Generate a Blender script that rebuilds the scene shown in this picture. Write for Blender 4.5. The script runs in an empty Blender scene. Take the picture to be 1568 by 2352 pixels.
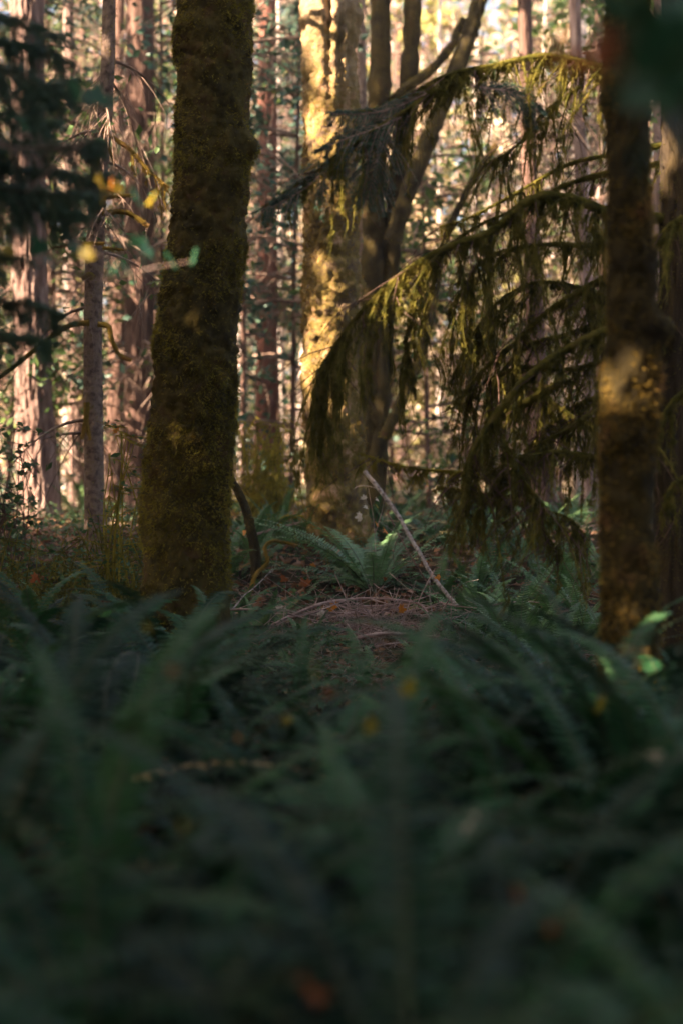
import bpy, math
import numpy as np
from mathutils import Vector, Matrix

rng = np.random.default_rng(11)
sc = bpy.context.scene
COL = sc.collection

# ------------------------------------------------------------------ camera
HAZE = 0.0011
CZ, LENS, PITCH = 1.75, 50.0, math.radians(2.1)
FPX = LENS / 36.0 * 1024.0
cam_d = bpy.data.cameras.new('camera')
cam = bpy.data.objects.new('camera', cam_d)
COL.objects.link(cam)
cam.location = (0, 0, CZ)
cam.rotation_euler = (math.pi / 2 - PITCH, 0, 0)
cam_d.sensor_fit = 'VERTICAL'
cam_d.sensor_height = 36.0
cam_d.sensor_width = 24.0
cam_d.lens = LENS
cam_d.clip_start = 0.05
cam_d.clip_end = 800
cam_d.dof.use_dof = True
cam_d.dof.focus_distance = 12.6
cam_d.dof.aperture_fstop = 0.74
cam_d.dof.aperture_blades = 0
sc.camera = cam

# ------------------------------------------------------------------ sky and sun
ELEV = math.radians(36)
AZ = math.atan2(-0.72, -0.36)              # direction towards the sun, measured from +Y to +X
SUN = np.array([math.sin(AZ) * math.cos(ELEV), math.cos(AZ) * math.cos(ELEV), math.sin(ELEV)])
world = bpy.data.worlds.new('World')
sc.world = world
world.use_nodes = True
nt = world.node_tree
bgn = nt.nodes['Background']
sky = nt.nodes.new('ShaderNodeTexSky')
sky.sky_type = 'NISHITA'
sky.sun_disc = False
sky.sun_elevation = ELEV
sky.sun_rotation = AZ
sky.air_density = 0.8
sky.dust_density = 5.0
sky.ozone_density = 0.4
nt.links.new(sky.outputs[0], bgn.inputs[0])
bgn.inputs[1].default_value = 0.05
sl = bpy.data.lights.new('sun', 'SUN')
sl.energy = 5.0
sl.angle = math.radians(0.6)
sl.color = (1.0, 0.78, 0.59)
so = bpy.data.objects.new('sun', sl)
COL.objects.link(so)
so.rotation_euler = Vector(SUN).to_track_quat('Z', 'Y').to_euler()
so.location = (-20, -10, 25)
sc.view_settings.view_transform = 'Standard'
sc.view_settings.look = 'None'
sc.view_settings.gamma = 1.0
sc.view_settings.exposure = 3.25
sc.view_settings.use_curve_mapping = False
sc.render.engine = 'CYCLES'
cy = sc.cycles
cy.use_denoising = True
cy.max_bounces = 4
cy.volume_bounces = 0
cy.use_adaptive_sampling = True
cy.adaptive_threshold = 0.02
cy.diffuse_bounces = 2
cy.glossy_bounces = 2
cy.transmission_bounces = 2
cy.transparent_max_bounces = 4
cy.sample_clamp_indirect = 4.0
cy.caustics_reflective = False
cy.caustics_refractive = False

# ------------------------------------------------------------------ helpers
DS = 682.0 / 1568.0                        # the layout below is measured on a 1568 wide view of the photograph
CP, SP = math.cos(PITCH), math.sin(PITCH)


def P(x, y, d):
    """Point at depth d (metres along +Y) that lies in the direction of a measured position."""
    x = np.asarray(x, float); y = np.asarray(y, float); d = np.asarray(d, float)
    u = (x * DS - 341.0) / FPX
    v = -(y * DS - 512.0) / FPX
    dy = CP + v * SP
    t = d / dy
    return np.stack(np.broadcast_arrays(u * t, d, CZ + t * (-SP + v * CP)), -1)


def project(pts):
    q = np.asarray(pts, float) - np.array([0, 0, CZ])
    f = q[..., 1] * CP - q[..., 2] * SP
    up = q[..., 1] * SP + q[..., 2] * CP
    f = np.where(f < 0.05, 0.05, f)
    return (341 + FPX * q[..., 0] / f) / DS, (512 - FPX * up / f) / DS


def in_frame(pts, m=60):
    x, y = project(pts)
    return (np.asarray(pts)[..., 1] > 0.3) & (x > -m) & (x < 1568 + m) & (y > -m) & (y < 2352 + m)


def sm(a, b, x):
    t = np.clip((np.asarray(x, float) - a) / (b - a), 0, 1)
    return t * t * (3 - 2 * t)


def _hash(i, j, k):
    h = (i * 374761393 + j * 668265263 + k * 2147483647) & 0x7fffffff
    h = ((h ^ (h >> 13)) * 1274126177) & 0x7fffffff
    return ((h ^ (h >> 16)) & 0xffff) / 65535.0


def vnoise(p):
    p = np.asarray(p, float)
    i = np.floor(p).astype(np.int64)
    f = p - i
    f = f * f * (3 - 2 * f)
    r = 0
    for a in (0, 1):
        wa = f[..., 0] if a else 1 - f[..., 0]
        for b in (0, 1):
            wb = f[..., 1] if b else 1 - f[..., 1]
            for c in (0, 1):
                wc = f[..., 2] if c else 1 - f[..., 2]
                r = r + wa * wb * wc * _hash(i[..., 0] + a, i[..., 1] + b, i[..., 2] + c)
    return r


def fbm(p, o=4):
    p = np.asarray(p, float); r = 0; a = 0.5; t = 0
    for k in range(o):
        r = r + a * vnoise(p + 17.3 * k); t += a
        p = p * 2.03; a *= 0.55
    return r / t - 0.5


def nrm(v):
    return v / np.maximum(np.linalg.norm(v, axis=-1, keepdims=True), 1e-9)


def unit(n):
    return nrm(rng.normal(size=(n, 3)))


def spline(pts, K):
    pts = np.asarray(pts, float)
    if len(pts) == 2:
        return pts[0] + (pts[1] - pts[0]) * np.linspace(0, 1, K)[:, None]
    q = np.vstack([2 * pts[0] - pts[1], pts, 2 * pts[-1] - pts[-2]])
    seg = np.linalg.norm(np.diff(pts, axis=0), axis=1)
    cum = np.r_[0, np.cumsum(seg)] / seg.sum()
    s = np.linspace(0, 1, K)
    i = np.clip(np.searchsorted(cum, s, 'right') - 1, 0, len(pts) - 2)
    t = ((s - cum[i]) / (cum[i + 1] - cum[i]))[:, None]
    p0, p1, p2, p3 = q[i], q[i + 1], q[i + 2], q[i + 3]
    return 0.5 * (2 * p1 + (p2 - p0) * t + (2 * p0 - 5 * p1 + 4 * p2 - p3) * t * t + (3 * p1 - p0 - 3 * p2 + p3) * t ** 3)


# ---- batches of shapes: every function gives (vertices, faces)
def tubes(C, R, seg=5):
    """C: N curves of K points, R: N radii of K."""
    C = np.asarray(C, float); R = np.asarray(R, float)
    if C.ndim == 2:
        C = C[None]; R = R[None]
    N, K, _ = C.shape
    T = nrm(np.gradient(C, axis=1))
    ref = np.zeros((N, 3))
    ref[np.arange(N), np.argmin(np.abs(T.mean(1)), axis=1)] = 1
    A = nrm(np.cross(T, ref[:, None, :])); B = np.cross(T, A)
    th = np.linspace(0, 2 * np.pi, seg, endpoint=False)
    V = C[:, :, None] + R[:, :, None, None] * (np.cos(th)[:, None] * A[:, :, None] + np.sin(th)[:, None] * B[:, :, None])
    V = V.reshape(-1, 3)
    n, k, s = np.meshgrid(np.arange(N), np.arange(K - 1), np.arange(seg), indexing='ij')
    s2 = (s + 1) % seg
    b = n * K * seg
    F = np.stack([b + k * seg + s, b + k * seg + s2, b + (k + 1) * seg + s2, b + (k + 1) * seg + s], -1).reshape(-1, 4)
    return V, F


def ribbons(C, Wd, side):
    """flat strips; C (N,K,3), Wd (N,K), side (N,3)"""
    N, K, _ = C.shape
    off = 0.5 * Wd[..., None] * side[:, None, :]
    V = np.stack([C - off, C + off], 2).reshape(-1, 3)
    n, k = np.meshgrid(np.arange(N), np.arange(K - 1), indexing='ij')
    b = n * K * 2 + k * 2
    F = np.stack([b, b + 1, b + 3, b + 2], -1).reshape(-1, 4)
    return V, F


def blades(pts, dirs, length, width):
    """thin triangles standing on points"""
    n = len(pts)
    side = nrm(np.cross(dirs, unit(n)))
    length = np.broadcast_to(length, (n,))[:, None]; width = np.broadcast_to(width, (n,))[:, None]
    V = np.stack([pts - side * width / 2, pts + side * width / 2, pts + dirs * length], 1).reshape(-1, 3)
    return V, np.arange(3 * n).reshape(n, 3)


def cards(c, size, flat=0.0, aspect=0.55):
    """leafy kites, folded along the middle, at centres c"""
    n = len(c)
    a = unit(n); a[:, 2] *= (1 - flat); a = nrm(a)
    b = nrm(np.cross(a, unit(n)))
    nn = np.cross(a, b)
    s = np.broadcast_to(size, (n,))[:, None] * rng.uniform(0.6, 1.3, (n, 1))
    w = s * aspect * rng.uniform(0.6, 1.2, (n, 1))
    V = np.stack([c - a * s * .5, c + b * w * .5 + nn * s * .06 - a * s * .05, c + a * s * .5, c - b * w * .5 + nn * s * .06 + a * s * .03], 1).reshape(-1, 3)
    i = np.arange(n)[:, None] * 4
    return V, np.concatenate([i + np.array([[0, 1, 2]]), i + np.array([[0, 2, 3]])], 0)


def make_mesh(name, parts, mats, smooth=True):
    Vs, idx, cnt, mi, vo = [], [], [], [], 0
    for p in parts:
        V, F = p[0], p[1]
        if len(F) == 0:
            continue
        Vs.append(V); idx.append((F + vo).ravel()); cnt.append(np.full(len(F), F.shape[1]))
        mi.append(np.full(len(F), p[2] if len(p) > 2 else 0)); vo += len(V)
    me = bpy.data.meshes.new(name)
    if not Vs:
        return me
    V = np.concatenate(Vs); idx = np.concatenate(idx); cnt = np.concatenate(cnt); mi = np.concatenate(mi)
    me.vertices.add(len(V)); me.vertices.foreach_set('co', V.astype(np.float32).ravel())
    me.loops.add(len(idx)); me.loops.foreach_set('vertex_index', idx.astype(np.int32))
    me.polygons.add(len(cnt))
    me.polygons.foreach_set('loop_start', np.r_[0, np.cumsum(cnt)[:-1]].astype(np.int32))
    for m in (mats if isinstance(mats, (list, tuple)) else [mats]):
        me.materials.append(m)
    me.polygons.foreach_set('material_index', mi.astype(np.int32))
    me.polygons.foreach_set('use_smooth', np.full(len(cnt), smooth))
    me.update(calc_edges=True)
    return me


def obj(name, parts, mats, parent=None, kind=None, smooth=True, origin=None):
    """one mesh object; vertices are given in world space, `origin` is where the top-level thing stands"""
    o0 = np.array(origin if origin is not None else (0, 0, 0), float)
    parts = [((p[0] - o0),) + tuple(p[1:]) for p in parts if len(p[1])]
    o = bpy.data.objects.new(name, make_mesh(name, parts, mats, smooth))
    COL.objects.link(o)
    if parent is not None:
        o.parent = parent
    elif origin is not None:
        o.location = tuple(o0)
    if kind:
        o['kind'] = kind
    return o


def tag(o, label, cat, group=None):
    o['label'] = label; o['category'] = cat
    if group:
        o['group'] = group
    return o


def thing(name, label, cat, loc, group=None):
    o = bpy.data.objects.new(name, None)
    COL.objects.link(o)
    o.location = tuple(float(v) for v in loc)
    o.empty_display_size = 0.2
    return tag(o, label, cat, group)


# ------------------------------------------------------------------ materials
def mat(name, cols, scale=6.0, detail=4.0, rough=0.85, spec=0.25, trans=0.0, bump=0.0, stretch=(1, 1, 1), vary=0.0, pos=None, bscale=None, zmix=None, nrough=.62):
    m = bpy.data.materials.new(name)
    m.use_nodes = True
    n = m.node_tree.nodes; l = m.node_tree.links
    bs = n['Principled BSDF']; out = n['Material Output']
    bs.inputs['Roughness'].default_value = rough
    bs.inputs['Specular IOR Level'].default_value = spec
    tc = n.new('ShaderNodeTexCoord'); mp = n.new('ShaderNodeMapping')
    mp.inputs['Scale'].default_value = stretch
    l.new(tc.outputs['Object'], mp.inputs[0])
    nz = n.new('ShaderNodeTexNoise')
    nz.inputs['Scale'].default_value = scale; nz.inputs['Detail'].default_value = detail; nz.inputs['Roughness'].default_value = nrough
    l.new(mp.outputs[0], nz.inputs['Vector'])
    rp = n.new('ShaderNodeValToRGB')
    el = rp.color_ramp.elements
    k = len(cols)
    ps = pos or [0.3 + 0.4 * i / (k - 1) for i in range(k)]
    while len(el) < k:
        el.new(0.5)
    for e, p_, c in zip(el, ps, cols):
        e.position = p_; e.color = (c[0], c[1], c[2], 1)
    l.new(nz.outputs['Fac'], rp.inputs[0])
    col = rp.outputs[0]
    if vary:
        oi = n.new('ShaderNodeObjectInfo'); hs = n.new('ShaderNodeHueSaturation')
        mr = n.new('ShaderNodeMapRange')
        mr.inputs['To Min'].default_value = 1 - vary; mr.inputs['To Max'].default_value = 1 + vary
        l.new(oi.outputs['Random'], mr.inputs[0]); l.new(mr.outputs[0], hs.inputs['Value'])
        mr2 = n.new('ShaderNodeMapRange')
        mr2.inputs['To Min'].default_value = 0.5 + 0.025 * vary; mr2.inputs['To Max'].default_value = 0.5 - 0.07 * vary
        l.new(oi.outputs['Random'], mr2.inputs[0]); l.new(mr2.outputs[0], hs.inputs['Hue'])
        l.new(col, hs.inputs['Color']); col = hs.outputs[0]
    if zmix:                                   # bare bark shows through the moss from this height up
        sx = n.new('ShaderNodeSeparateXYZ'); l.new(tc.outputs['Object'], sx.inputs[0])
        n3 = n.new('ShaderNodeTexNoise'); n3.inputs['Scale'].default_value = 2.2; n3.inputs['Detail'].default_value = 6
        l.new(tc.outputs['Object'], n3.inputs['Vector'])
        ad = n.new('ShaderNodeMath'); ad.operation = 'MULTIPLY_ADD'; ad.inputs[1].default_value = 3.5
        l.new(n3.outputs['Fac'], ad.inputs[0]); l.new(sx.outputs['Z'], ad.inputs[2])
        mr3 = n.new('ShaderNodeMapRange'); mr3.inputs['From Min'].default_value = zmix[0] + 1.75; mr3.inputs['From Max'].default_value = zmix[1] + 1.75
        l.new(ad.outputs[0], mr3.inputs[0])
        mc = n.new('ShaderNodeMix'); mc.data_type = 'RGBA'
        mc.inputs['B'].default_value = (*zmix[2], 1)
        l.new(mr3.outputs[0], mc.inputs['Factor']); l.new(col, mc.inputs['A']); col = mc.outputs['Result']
    l.new(col, bs.inputs['Base Color'])
    if bump:
        b2 = n.new('ShaderNodeTexNoise'); b2.inputs['Scale'].default_value = bscale or scale * 5; b2.inputs['Detail'].default_value = 5
        l.new(mp.outputs[0], b2.inputs['Vector'])
        bp = n.new('ShaderNodeBump'); bp.inputs['Strength'].default_value = bump; bp.inputs['Distance'].default_value = 0.03
        l.new(b2.outputs['Fac'], bp.inputs['Height']); l.new(bp.outputs[0], bs.inputs['Normal'])
    if trans:
        tr = n.new('ShaderNodeBsdfTranslucent'); mx = n.new('ShaderNodeMixShader')
        mx.inputs[0].default_value = trans
        l.new(col, tr.inputs[0]); l.new(bs.outputs[0], mx.inputs[1]); l.new(tr.outputs[0], mx.inputs[2]); l.new(mx.outputs[0], out.inputs[0])
    return m


M = {}
M['moss_bark'] = mat('moss_bark', [(.016, .012, .008), (.045, .034, .011), (.085, .062, .015), (.07, .036, .014), (.22, .19, .14)], 3.2, 10, .95, .1, bump=.8, pos=[.30, .42, .53, .63, .72], nrough=.78)
M['moss_bark_gold'] = mat('moss_bark_gold', [(.028, .020, .015), (.11, .072, .042), (.17, .12, .03), (.36, .21, .11), (.46, .35, .24)], 3.0, 10, .95, .1, bump=.8, pos=[.32, .42, .52, .62, .74], nrough=.76, zmix=(5.0, 7.4, (.44, .30, .18)))  # mossy bark with its colour raised so the sun patches read brighter
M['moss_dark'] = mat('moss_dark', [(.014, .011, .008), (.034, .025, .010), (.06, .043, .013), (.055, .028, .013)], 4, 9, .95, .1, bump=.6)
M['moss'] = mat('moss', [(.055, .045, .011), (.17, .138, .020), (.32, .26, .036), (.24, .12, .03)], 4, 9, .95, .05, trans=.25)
M['moss_gold'] = mat('moss_gold', [(.06, .045, .014), (.17, .115, .022), (.30, .185, .04), (.38, .20, .08)], 4, 8, .95, .05, trans=.25)  # golden copy of the moss, sunlit tone put into the colour
M['hang_moss'] = mat('hang_moss', [(.042, .042, .012), (.105, .098, .019), (.19, .16, .032), (.27, .20, .06)], 10, 7, .95, .05, trans=.45)
M['conifer_bark'] = mat('conifer_bark', [(.07, .043, .034), (.16, .10, .080), (.27, .18, .145), (.38, .265, .215)], 9, 8, .9, .1, bump=.9, stretch=(1, 1, .18), bscale=30)
M['grey_bark'] = mat('grey_bark', [(.065, .045, .034), (.15, .10, .075), (.26, .18, .135), (.15, .11, .04)], 14, 8, .9, .15, bump=.8)
M['brown_bark'] = mat('brown_bark', [(.05, .028, .022), (.12, .070, .052), (.20, .12, .09)], 8, 7, .9, .1, bump=.9, stretch=(1, 1, .2), bscale=30)
M['red_bark'] = mat('red_bark', [(.08, .032, .022), (.20, .085, .06), (.30, .15, .11)], 8, 7, .9, .1, bump=.9, stretch=(1, 1, .2), bscale=30)
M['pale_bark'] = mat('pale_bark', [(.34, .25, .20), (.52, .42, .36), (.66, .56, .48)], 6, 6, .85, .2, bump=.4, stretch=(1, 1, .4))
M['dark_bark'] = mat('dark_bark', [(.02, .016, .012), (.05, .035, .02), (.085, .06, .025)], 7, 7, .9, .1, bump=.9, stretch=(1, 1, .25))
M['dead_twig'] = mat('dead_twig', [(.07, .046, .034), (.20, .13, .095), (.46, .33, .25)], 2.5, 4, .85, .15, trans=.15)
M['twig'] = mat('twig', [(.16, .095, .075), (.34, .22, .18), (.50, .37, .31)], 7, 5, .8, .2)
M['birch'] = mat('birch', [(.05, .036, .028), (.19, .145, .12), (.32, .26, .22), (.12, .09, .075)], 22, 5, .7, .2, pos=[.36, .44, .6, .72])
M['needle'] = mat('needle', [(.012, .030, .018), (.022, .052, .030), (.04, .075, .038)], 4, 4, .55, .4, trans=.15)
M['needle_cedar'] = mat('needle_cedar', [(.020, .055, .026), (.042, .10, .046), (.075, .14, .06)], 4, 4, .45, .5, trans=.3)  # lighter green needles of the cedar boughs
M['needle_bough'] = mat('needle_bough', [(.020, .052, .032), (.036, .088, .052), (.07, .125, .065)], 5, 4, .5, .4, trans=.2)
M['leaf_green'] = mat('leaf_green', [(.030, .065, .018), (.07, .125, .03), (.16, .20, .045)], 3, 4, .6, .3, trans=.4)
M['leaf_yellow'] = mat('leaf_yellow', [(.13, .15, .04), (.36, .33, .10), (.58, .48, .22)], 3, 4, .6, .3, trans=.4)
M['leaf_sunlit'] = mat('leaf_sunlit', [(.42, .33, .18), (.64, .50, .33), (.78, .66, .48)], 3, 4, .6, .3, trans=.4)  # bright cream leaf colour standing in for sun on foliage
M['leaf_pink'] = mat('leaf_pink', [(.20, .105, .075), (.46, .28, .205), (.68, .49, .37)], 3, 4, .7, .2, trans=.3)
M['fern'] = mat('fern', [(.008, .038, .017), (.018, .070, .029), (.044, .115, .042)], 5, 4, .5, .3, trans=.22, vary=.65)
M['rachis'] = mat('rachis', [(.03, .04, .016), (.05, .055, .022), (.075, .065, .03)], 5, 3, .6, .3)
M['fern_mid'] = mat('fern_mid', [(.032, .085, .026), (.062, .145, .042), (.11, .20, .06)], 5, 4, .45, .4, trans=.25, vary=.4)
M['fern_hero'] = mat('fern_hero', [(.06, .13, .05), (.10, .20, .075), (.16, .28, .11)], 5, 4, .38, .6, trans=.25, vary=.25)  # brighter copy of the fern green, standing in for sky light
M['fern_dry'] = mat('fern_dry', [(.14, .09, .03), (.28, .20, .07), (.34, .28, .12)], 5, 4, .7, .2, trans=.3, vary=.3)
M['maple_green'] = mat('maple_green', [(.024, .095, .055), (.045, .15, .075), (.09, .20, .085)], 9, 4, .4, .5, trans=.4)
M['maple_yellow'] = mat('maple_yellow', [(.10, .13, .012), (.34, .25, .015), (.46, .26, .015)], 9, 4, .5, .4, trans=.4)
M['maple_orange'] = mat('maple_orange', [(.30, .09, .015), (.56, .19, .02), (.64, .28, .03)], 12, 4, .6, .3, trans=.35)
M['maple_rust'] = mat('maple_rust', [(.12, .035, .012), (.26, .075, .022), (.40, .14, .05)], 12, 4, .7, .2, trans=.3)
M['maple_pale'] = mat('maple_pale', [(.40, .31, .22), (.58, .46, .34), (.66, .54, .42)], 9, 4, .6, .3, trans=.3)
M['soil'] = mat('soil', [(.012, .009, .006), (.035, .024, .014), (.06, .045, .022), (.04, .05, .018)], 3, 9, .95, .1, bump=1.0)
M['litter'] = mat('litter', [(.05, .028, .016), (.15, .075, .04), (.28, .13, .06), (.40, .27, .20)], 6, 3, .85, .15)
M['shrub_leaf'] = mat('shrub_leaf', [(.022, .06, .022), (.05, .105, .032), (.10, .16, .045)], 6, 4, .5, .4, trans=.3)

# ------------------------------------------------------------------ ground
def gz(x, y):
    x = np.asarray(x, float); y = np.asarray(y, float)
    z = 0.82 * sm(13.0, 17.6, y) + 0.05 * sm(18, 60, y)
    p = np.stack(np.broadcast_arrays(x * .55, y * .55, 0 * x), -1)
    return z + 0.22 * fbm(p, 3) * sm(200, 60, np.hypot(x, y))


def build_ground():
    a = np.r_[np.linspace(-300, -22, 18), np.linspace(-20, 20, 121), np.linspace(22, 300, 18)]
    b = np.r_[np.linspace(-80, -10, 10), np.linspace(-8, 45, 161), np.linspace(48, 400, 24)]
    X, Y = np.meshgrid(a, b, indexing='ij')
    V = np.stack([X, Y, gz(X, Y)], -1).reshape(-1, 3)
    n, m = len(a), len(b)
    i, j = np.meshgrid(np.arange(n - 1), np.arange(m - 1), indexing='ij')
    F = np.stack([i * m + j, (i + 1) * m + j, (i + 1) * m + j + 1, i * m + j + 1], -1).reshape(-1, 4)
    obj('ground', [(V, F)], M['soil'], kind='structure')


build_ground()

# ------------------------------------------------------------------ trunks
def trunk_geo(prof, d, mode, nseg=48, dz=0.05, ztop=12.0, flare=0.25, bulges=(), amp=1.0, seed=0.0):
    """prof: (y, left edge, right edge) measured down the trunk; real size follows from the distance d"""
    prof = np.array(prof, float)
    c = P((prof[:, 1] + prof[:, 2]) / 2, prof[:, 0], d)
    r = (prof[:, 2] - prof[:, 1]) / 2 * DS / FPX * d
    o = np.argsort(c[:, 2]); zc, xc, rc = c[o, 2], c[o, 0], r[o]
    base = float(gz(xc[0], d)) - 0.25
    zv = np.arange(base, max(zc[-1] + .3, 1), dz)
    za = np.arange(zv[-1] + .5, ztop, .5)
    z = np.r_[zv, za]
    sl_ = (xc[-1] - xc[-2]) / max(zc[-1] - zc[-2], .1)
    s0 = (xc[1] - xc[0]) / max(zc[1] - zc[0], .1)
    x = np.interp(z, zc, xc) + np.where(z > zc[-1], (z - zc[-1]) * np.clip(sl_, -.06, .06), 0) + np.where(z < zc[0], (z - zc[0]) * np.clip(s0, -.1, .1), 0)
    rr = np.interp(z, zc, rc) * np.where(z > zc[-1], np.clip(1 - (z - zc[-1]) / max(ztop - zc[-1], 1) * .75, .1, 1), 1)
    g = float(gz(xc[0], d))
    th = np.linspace(0, 2 * np.pi, nseg, endpoint=False)
    lob = 1 + .35 * np.cos(3 * th + seed) + .25 * np.cos(5 * th + 2 * seed)
    fl = 1 + flare * np.exp(-np.clip(z - g, -.2, 9) / .28)[:, None] * lob[None]
    ct, st = np.cos(th)[None], np.sin(th)[None]
    R = rr[:, None] * fl
    q = np.stack([x[:, None] + R * ct, d + R * st, z[:, None] + 0 * R], -1) + seed * 3.1
    if mode == 'moss':
        dsp = .05 * fbm(q * 2.2, 2) + .06 * fbm(q * np.array([13, 13, 9]), 3) + .045 * fbm(q * 34, 2)
    elif mode == 'conifer':
        k = np.stack([ct * 5 + 0 * z[:, None], st * 5 + 0 * z[:, None], z[:, None] * .9 + 0 * ct], -1)
        rg = 1 - 2 * np.abs(fbm(k * 2.2 + seed + .25 * fbm(q * 3, 2)[..., None], 3)) * 2
        dsp = .055 * (rg - .6) + .03 * fbm(q * np.array([20, 20, 4]), 3)
    else:
        dsp = .03 * fbm(q * 4, 3) + .02 * fbm(q * np.array([24, 24, 14]), 3)
    R = R + amp * dsp * np.clip(rr[:, None] / .22, .25, 1.4)
    for (yb, side, rad, am, *wt) in bulges:
        zb = P(0, yb, d)[2]
        dth = np.angle(np.exp(1j * (th - side)))
        R = R + am * np.exp(-((z - zb) / rad) ** 2)[:, None] * np.exp(-(dth / (wt[0] if wt else .7)) ** 2)[None]
    V = np.stack([x[:, None] + R * ct, d + R * st, z[:, None] + 0 * R], -1)
    n = len(z)
    i, j = np.meshgrid(np.arange(n - 1), np.arange(nseg), indexing='ij')
    j2 = (j + 1) % nseg
    F = np.stack([i * nseg + j, i * nseg + j2, (i + 1) * nseg + j2, (i + 1) * nseg + j], -1).reshape(-1, 4)
    return V, F, (x[0], d, g), len(zv)


def fuzz_on(V, nvis, n, ln, wd, down=.35, dens=None, bare=99.0):
    """little moss leaves standing on a trunk's surface"""
    nr, ns, _ = V.shape
    i = rng.integers(0, nvis - 1, n); j = rng.integers(0, ns, n)
    a, b = rng.random((n, 1)), rng.random((n, 1))
    j2 = (j + 1) % ns
    p = (V[i, j] * (1 - a) + V[i + 1, j] * a) * (1 - b) + (V[i, j2] * (1 - a) + V[i + 1, j2] * a) * b
    t1 = V[i, j2] - V[i, j]; t2 = V[i + 1, j] - V[i, j]
    nn = nrm(np.cross(t1, t2))
    if dens is not None:
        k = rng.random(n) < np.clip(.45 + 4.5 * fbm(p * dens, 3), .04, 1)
        k &= p[:, 2] < bare + 1.5 * rng.random(n)
        p, nn = p[k], nn[k]
    m = len(p)
    dr = nrm(nn + .75 * rng.normal(size=(m, 3)) * .6 + np.array([0, 0, -down]))
    return blades(p, dr, ln * rng.uniform(.5, 1.5, m), wd * rng.uniform(.7, 1.3, m))


# ---- crowns overhead: leafy sprays with lanes cut out to let sun onto chosen spots
LIT = []                                       # (point, radius) of the places the sun reaches


def lit(x, y, d, r):
    LIT.append((P(x, y, d), r))


for a in [(728, 5, 16.7, .26), (735, 60, 16.7, .26), (745, 115, 16.7, .20), (798, 30, 16.7, .16), (800, 110, 16.7, .12), (722, 285, 16.7, .16), (740, 320, 16.7, .16),
          (740, 790, 16.7, .12), (720, 850, 16.7, .20), (765, 870, 16.7, .15), (735, 910, 16.7, .10), (740, 1160, 16.7, .0), (722, 590, 16.7, .0), (805, 480, 16.7, .0), (720, 690, 16.7, .0), (790, 700, 16.7, .0), (760, 1010, 16.7, .0), (720, 430, 16.7, .0),
          (45, 610, 21.6, .3), (50, 680, 21.6, .25), (65, 880, 21.6, .3), (65, 980, 21.6, .35), (70, 1100, 21.6, .35), (172, 900, 26.7, .4), (320, 640, 23.6, .2),
          (1424, 860, 7.30, .0), (1422, 895, 7.30, -.03), (1456, 1268, 7.28, -.07), (1325, 128, 2.7, -.04), (250, 432, 5.9, .03), (335, 464, 5.9, .02), (192, 588, 5.9, -.05),
          (1100, 800, 10.2, .10), (1090, 860, 10.2, .08), (1290, 150, 10.2, .14), (1310, 230, 10.0, .18), (1545, 760, 9.8, .06), (1535, 540, 9.8, .05),
          (1180, 1372, 14, .08), (1502, 1735, 4.6, -.05)]:
    lit(*a)
LP = np.array([p for p, r in LIT]); LR = np.array([r for p, r in LIT])


def shade_filter(c, size):
    """drop sprays that would stand in the picture or in one of the lanes of sunlight"""
    keep = ~in_frame(c, 90)
    for p, r in zip(LP, LR):
        w = c - p
        t = w @ SUN
        dist = np.linalg.norm(w - t[:, None] * SUN, axis=1)
        keep &= ~((t > 0.4) & (dist < r + size * .42))
    return c[keep]


def crown_cards(x, y, z0, z1, r, n, size, cone=True):
    u = rng.random(n) ** .8
    z = z0 + (z1 - z0) * u
    rad = r * ((1 - .75 * u) if cone else np.sqrt(np.clip(1 - (2 * u - 1) ** 2, .08, 1)))
    rr = rad * np.sqrt(rng.random(n)); an = rng.random(n) * 2 * np.pi
    c = np.stack([x + rr * np.cos(an), y + rr * np.sin(an), z - .12 * rr], -1)
    k = fbm(c * .9 + x, 2) > -.16
    return shade_filter(c[k], size)


TREES = {}


def tree(key, name, label, prof, d, mode, bark, group=None, nseg=48, dz=.05, ztop=12.0, flare=.25, bulges=(), amp=1.0, fuzz=None, crown=None, leaf='needle'):
    V, F, b, nv = trunk_geo(prof, d, mode, nseg, dz, ztop, flare, bulges, amp, seed=len(TREES) * .7)
    t = thing(name, label, 'tree', b, group)
    tr = obj('trunk', [(V.reshape(-1, 3), F)], M[bark], t, origin=b)
    if fuzz:
        n, ln, wd, mt, dens = fuzz
        obj('moss', [fuzz_on(V, nv, n, ln, wd, dens=dens, bare=5.2 if key == 'centre' else 99)], M[mt], tr, kind='stuff', smooth=False, origin=b)
    if crown:
        z0, z1, r, n, s = crown
        xt = float(V[-1, :, 0].mean())
        c = crown_cards(xt, d, z0, z1, r, n, s)
        # limbs that carry the crown
        k = 14
        an = rng.random(k) * 2 * np.pi; h = z0 + (z1 - z0) * np.linspace(0, .8, k)
        L = r * .8 * (1 - .7 * np.linspace(0, .8, k))
        s_ = np.linspace(0, 1, 4)[None, :, None]
        st = np.stack([np.full(k, xt), np.full(k, d), h], -1)[:, None]
        en = st + np.stack([np.cos(an) * L, np.sin(an) * L, -.1 * L], -1)[:, None]
        C = st + (en - st) * s_
        ok = ~in_frame(C, 40).any(1)
        C = C[ok]
        parts = [cards(c, s, .5) + (0,)]
        if len(C):
            tv = tubes(C, np.linspace(.06, .012, 4)[None].repeat(len(C), 0), 5)
            parts.append(tv + (1,))
        obj('crown', parts, [M[leaf], M[bark]], t, smooth=False, origin=b)
    TREES[key] = (t, b, V)
    return t, b, V


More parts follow.
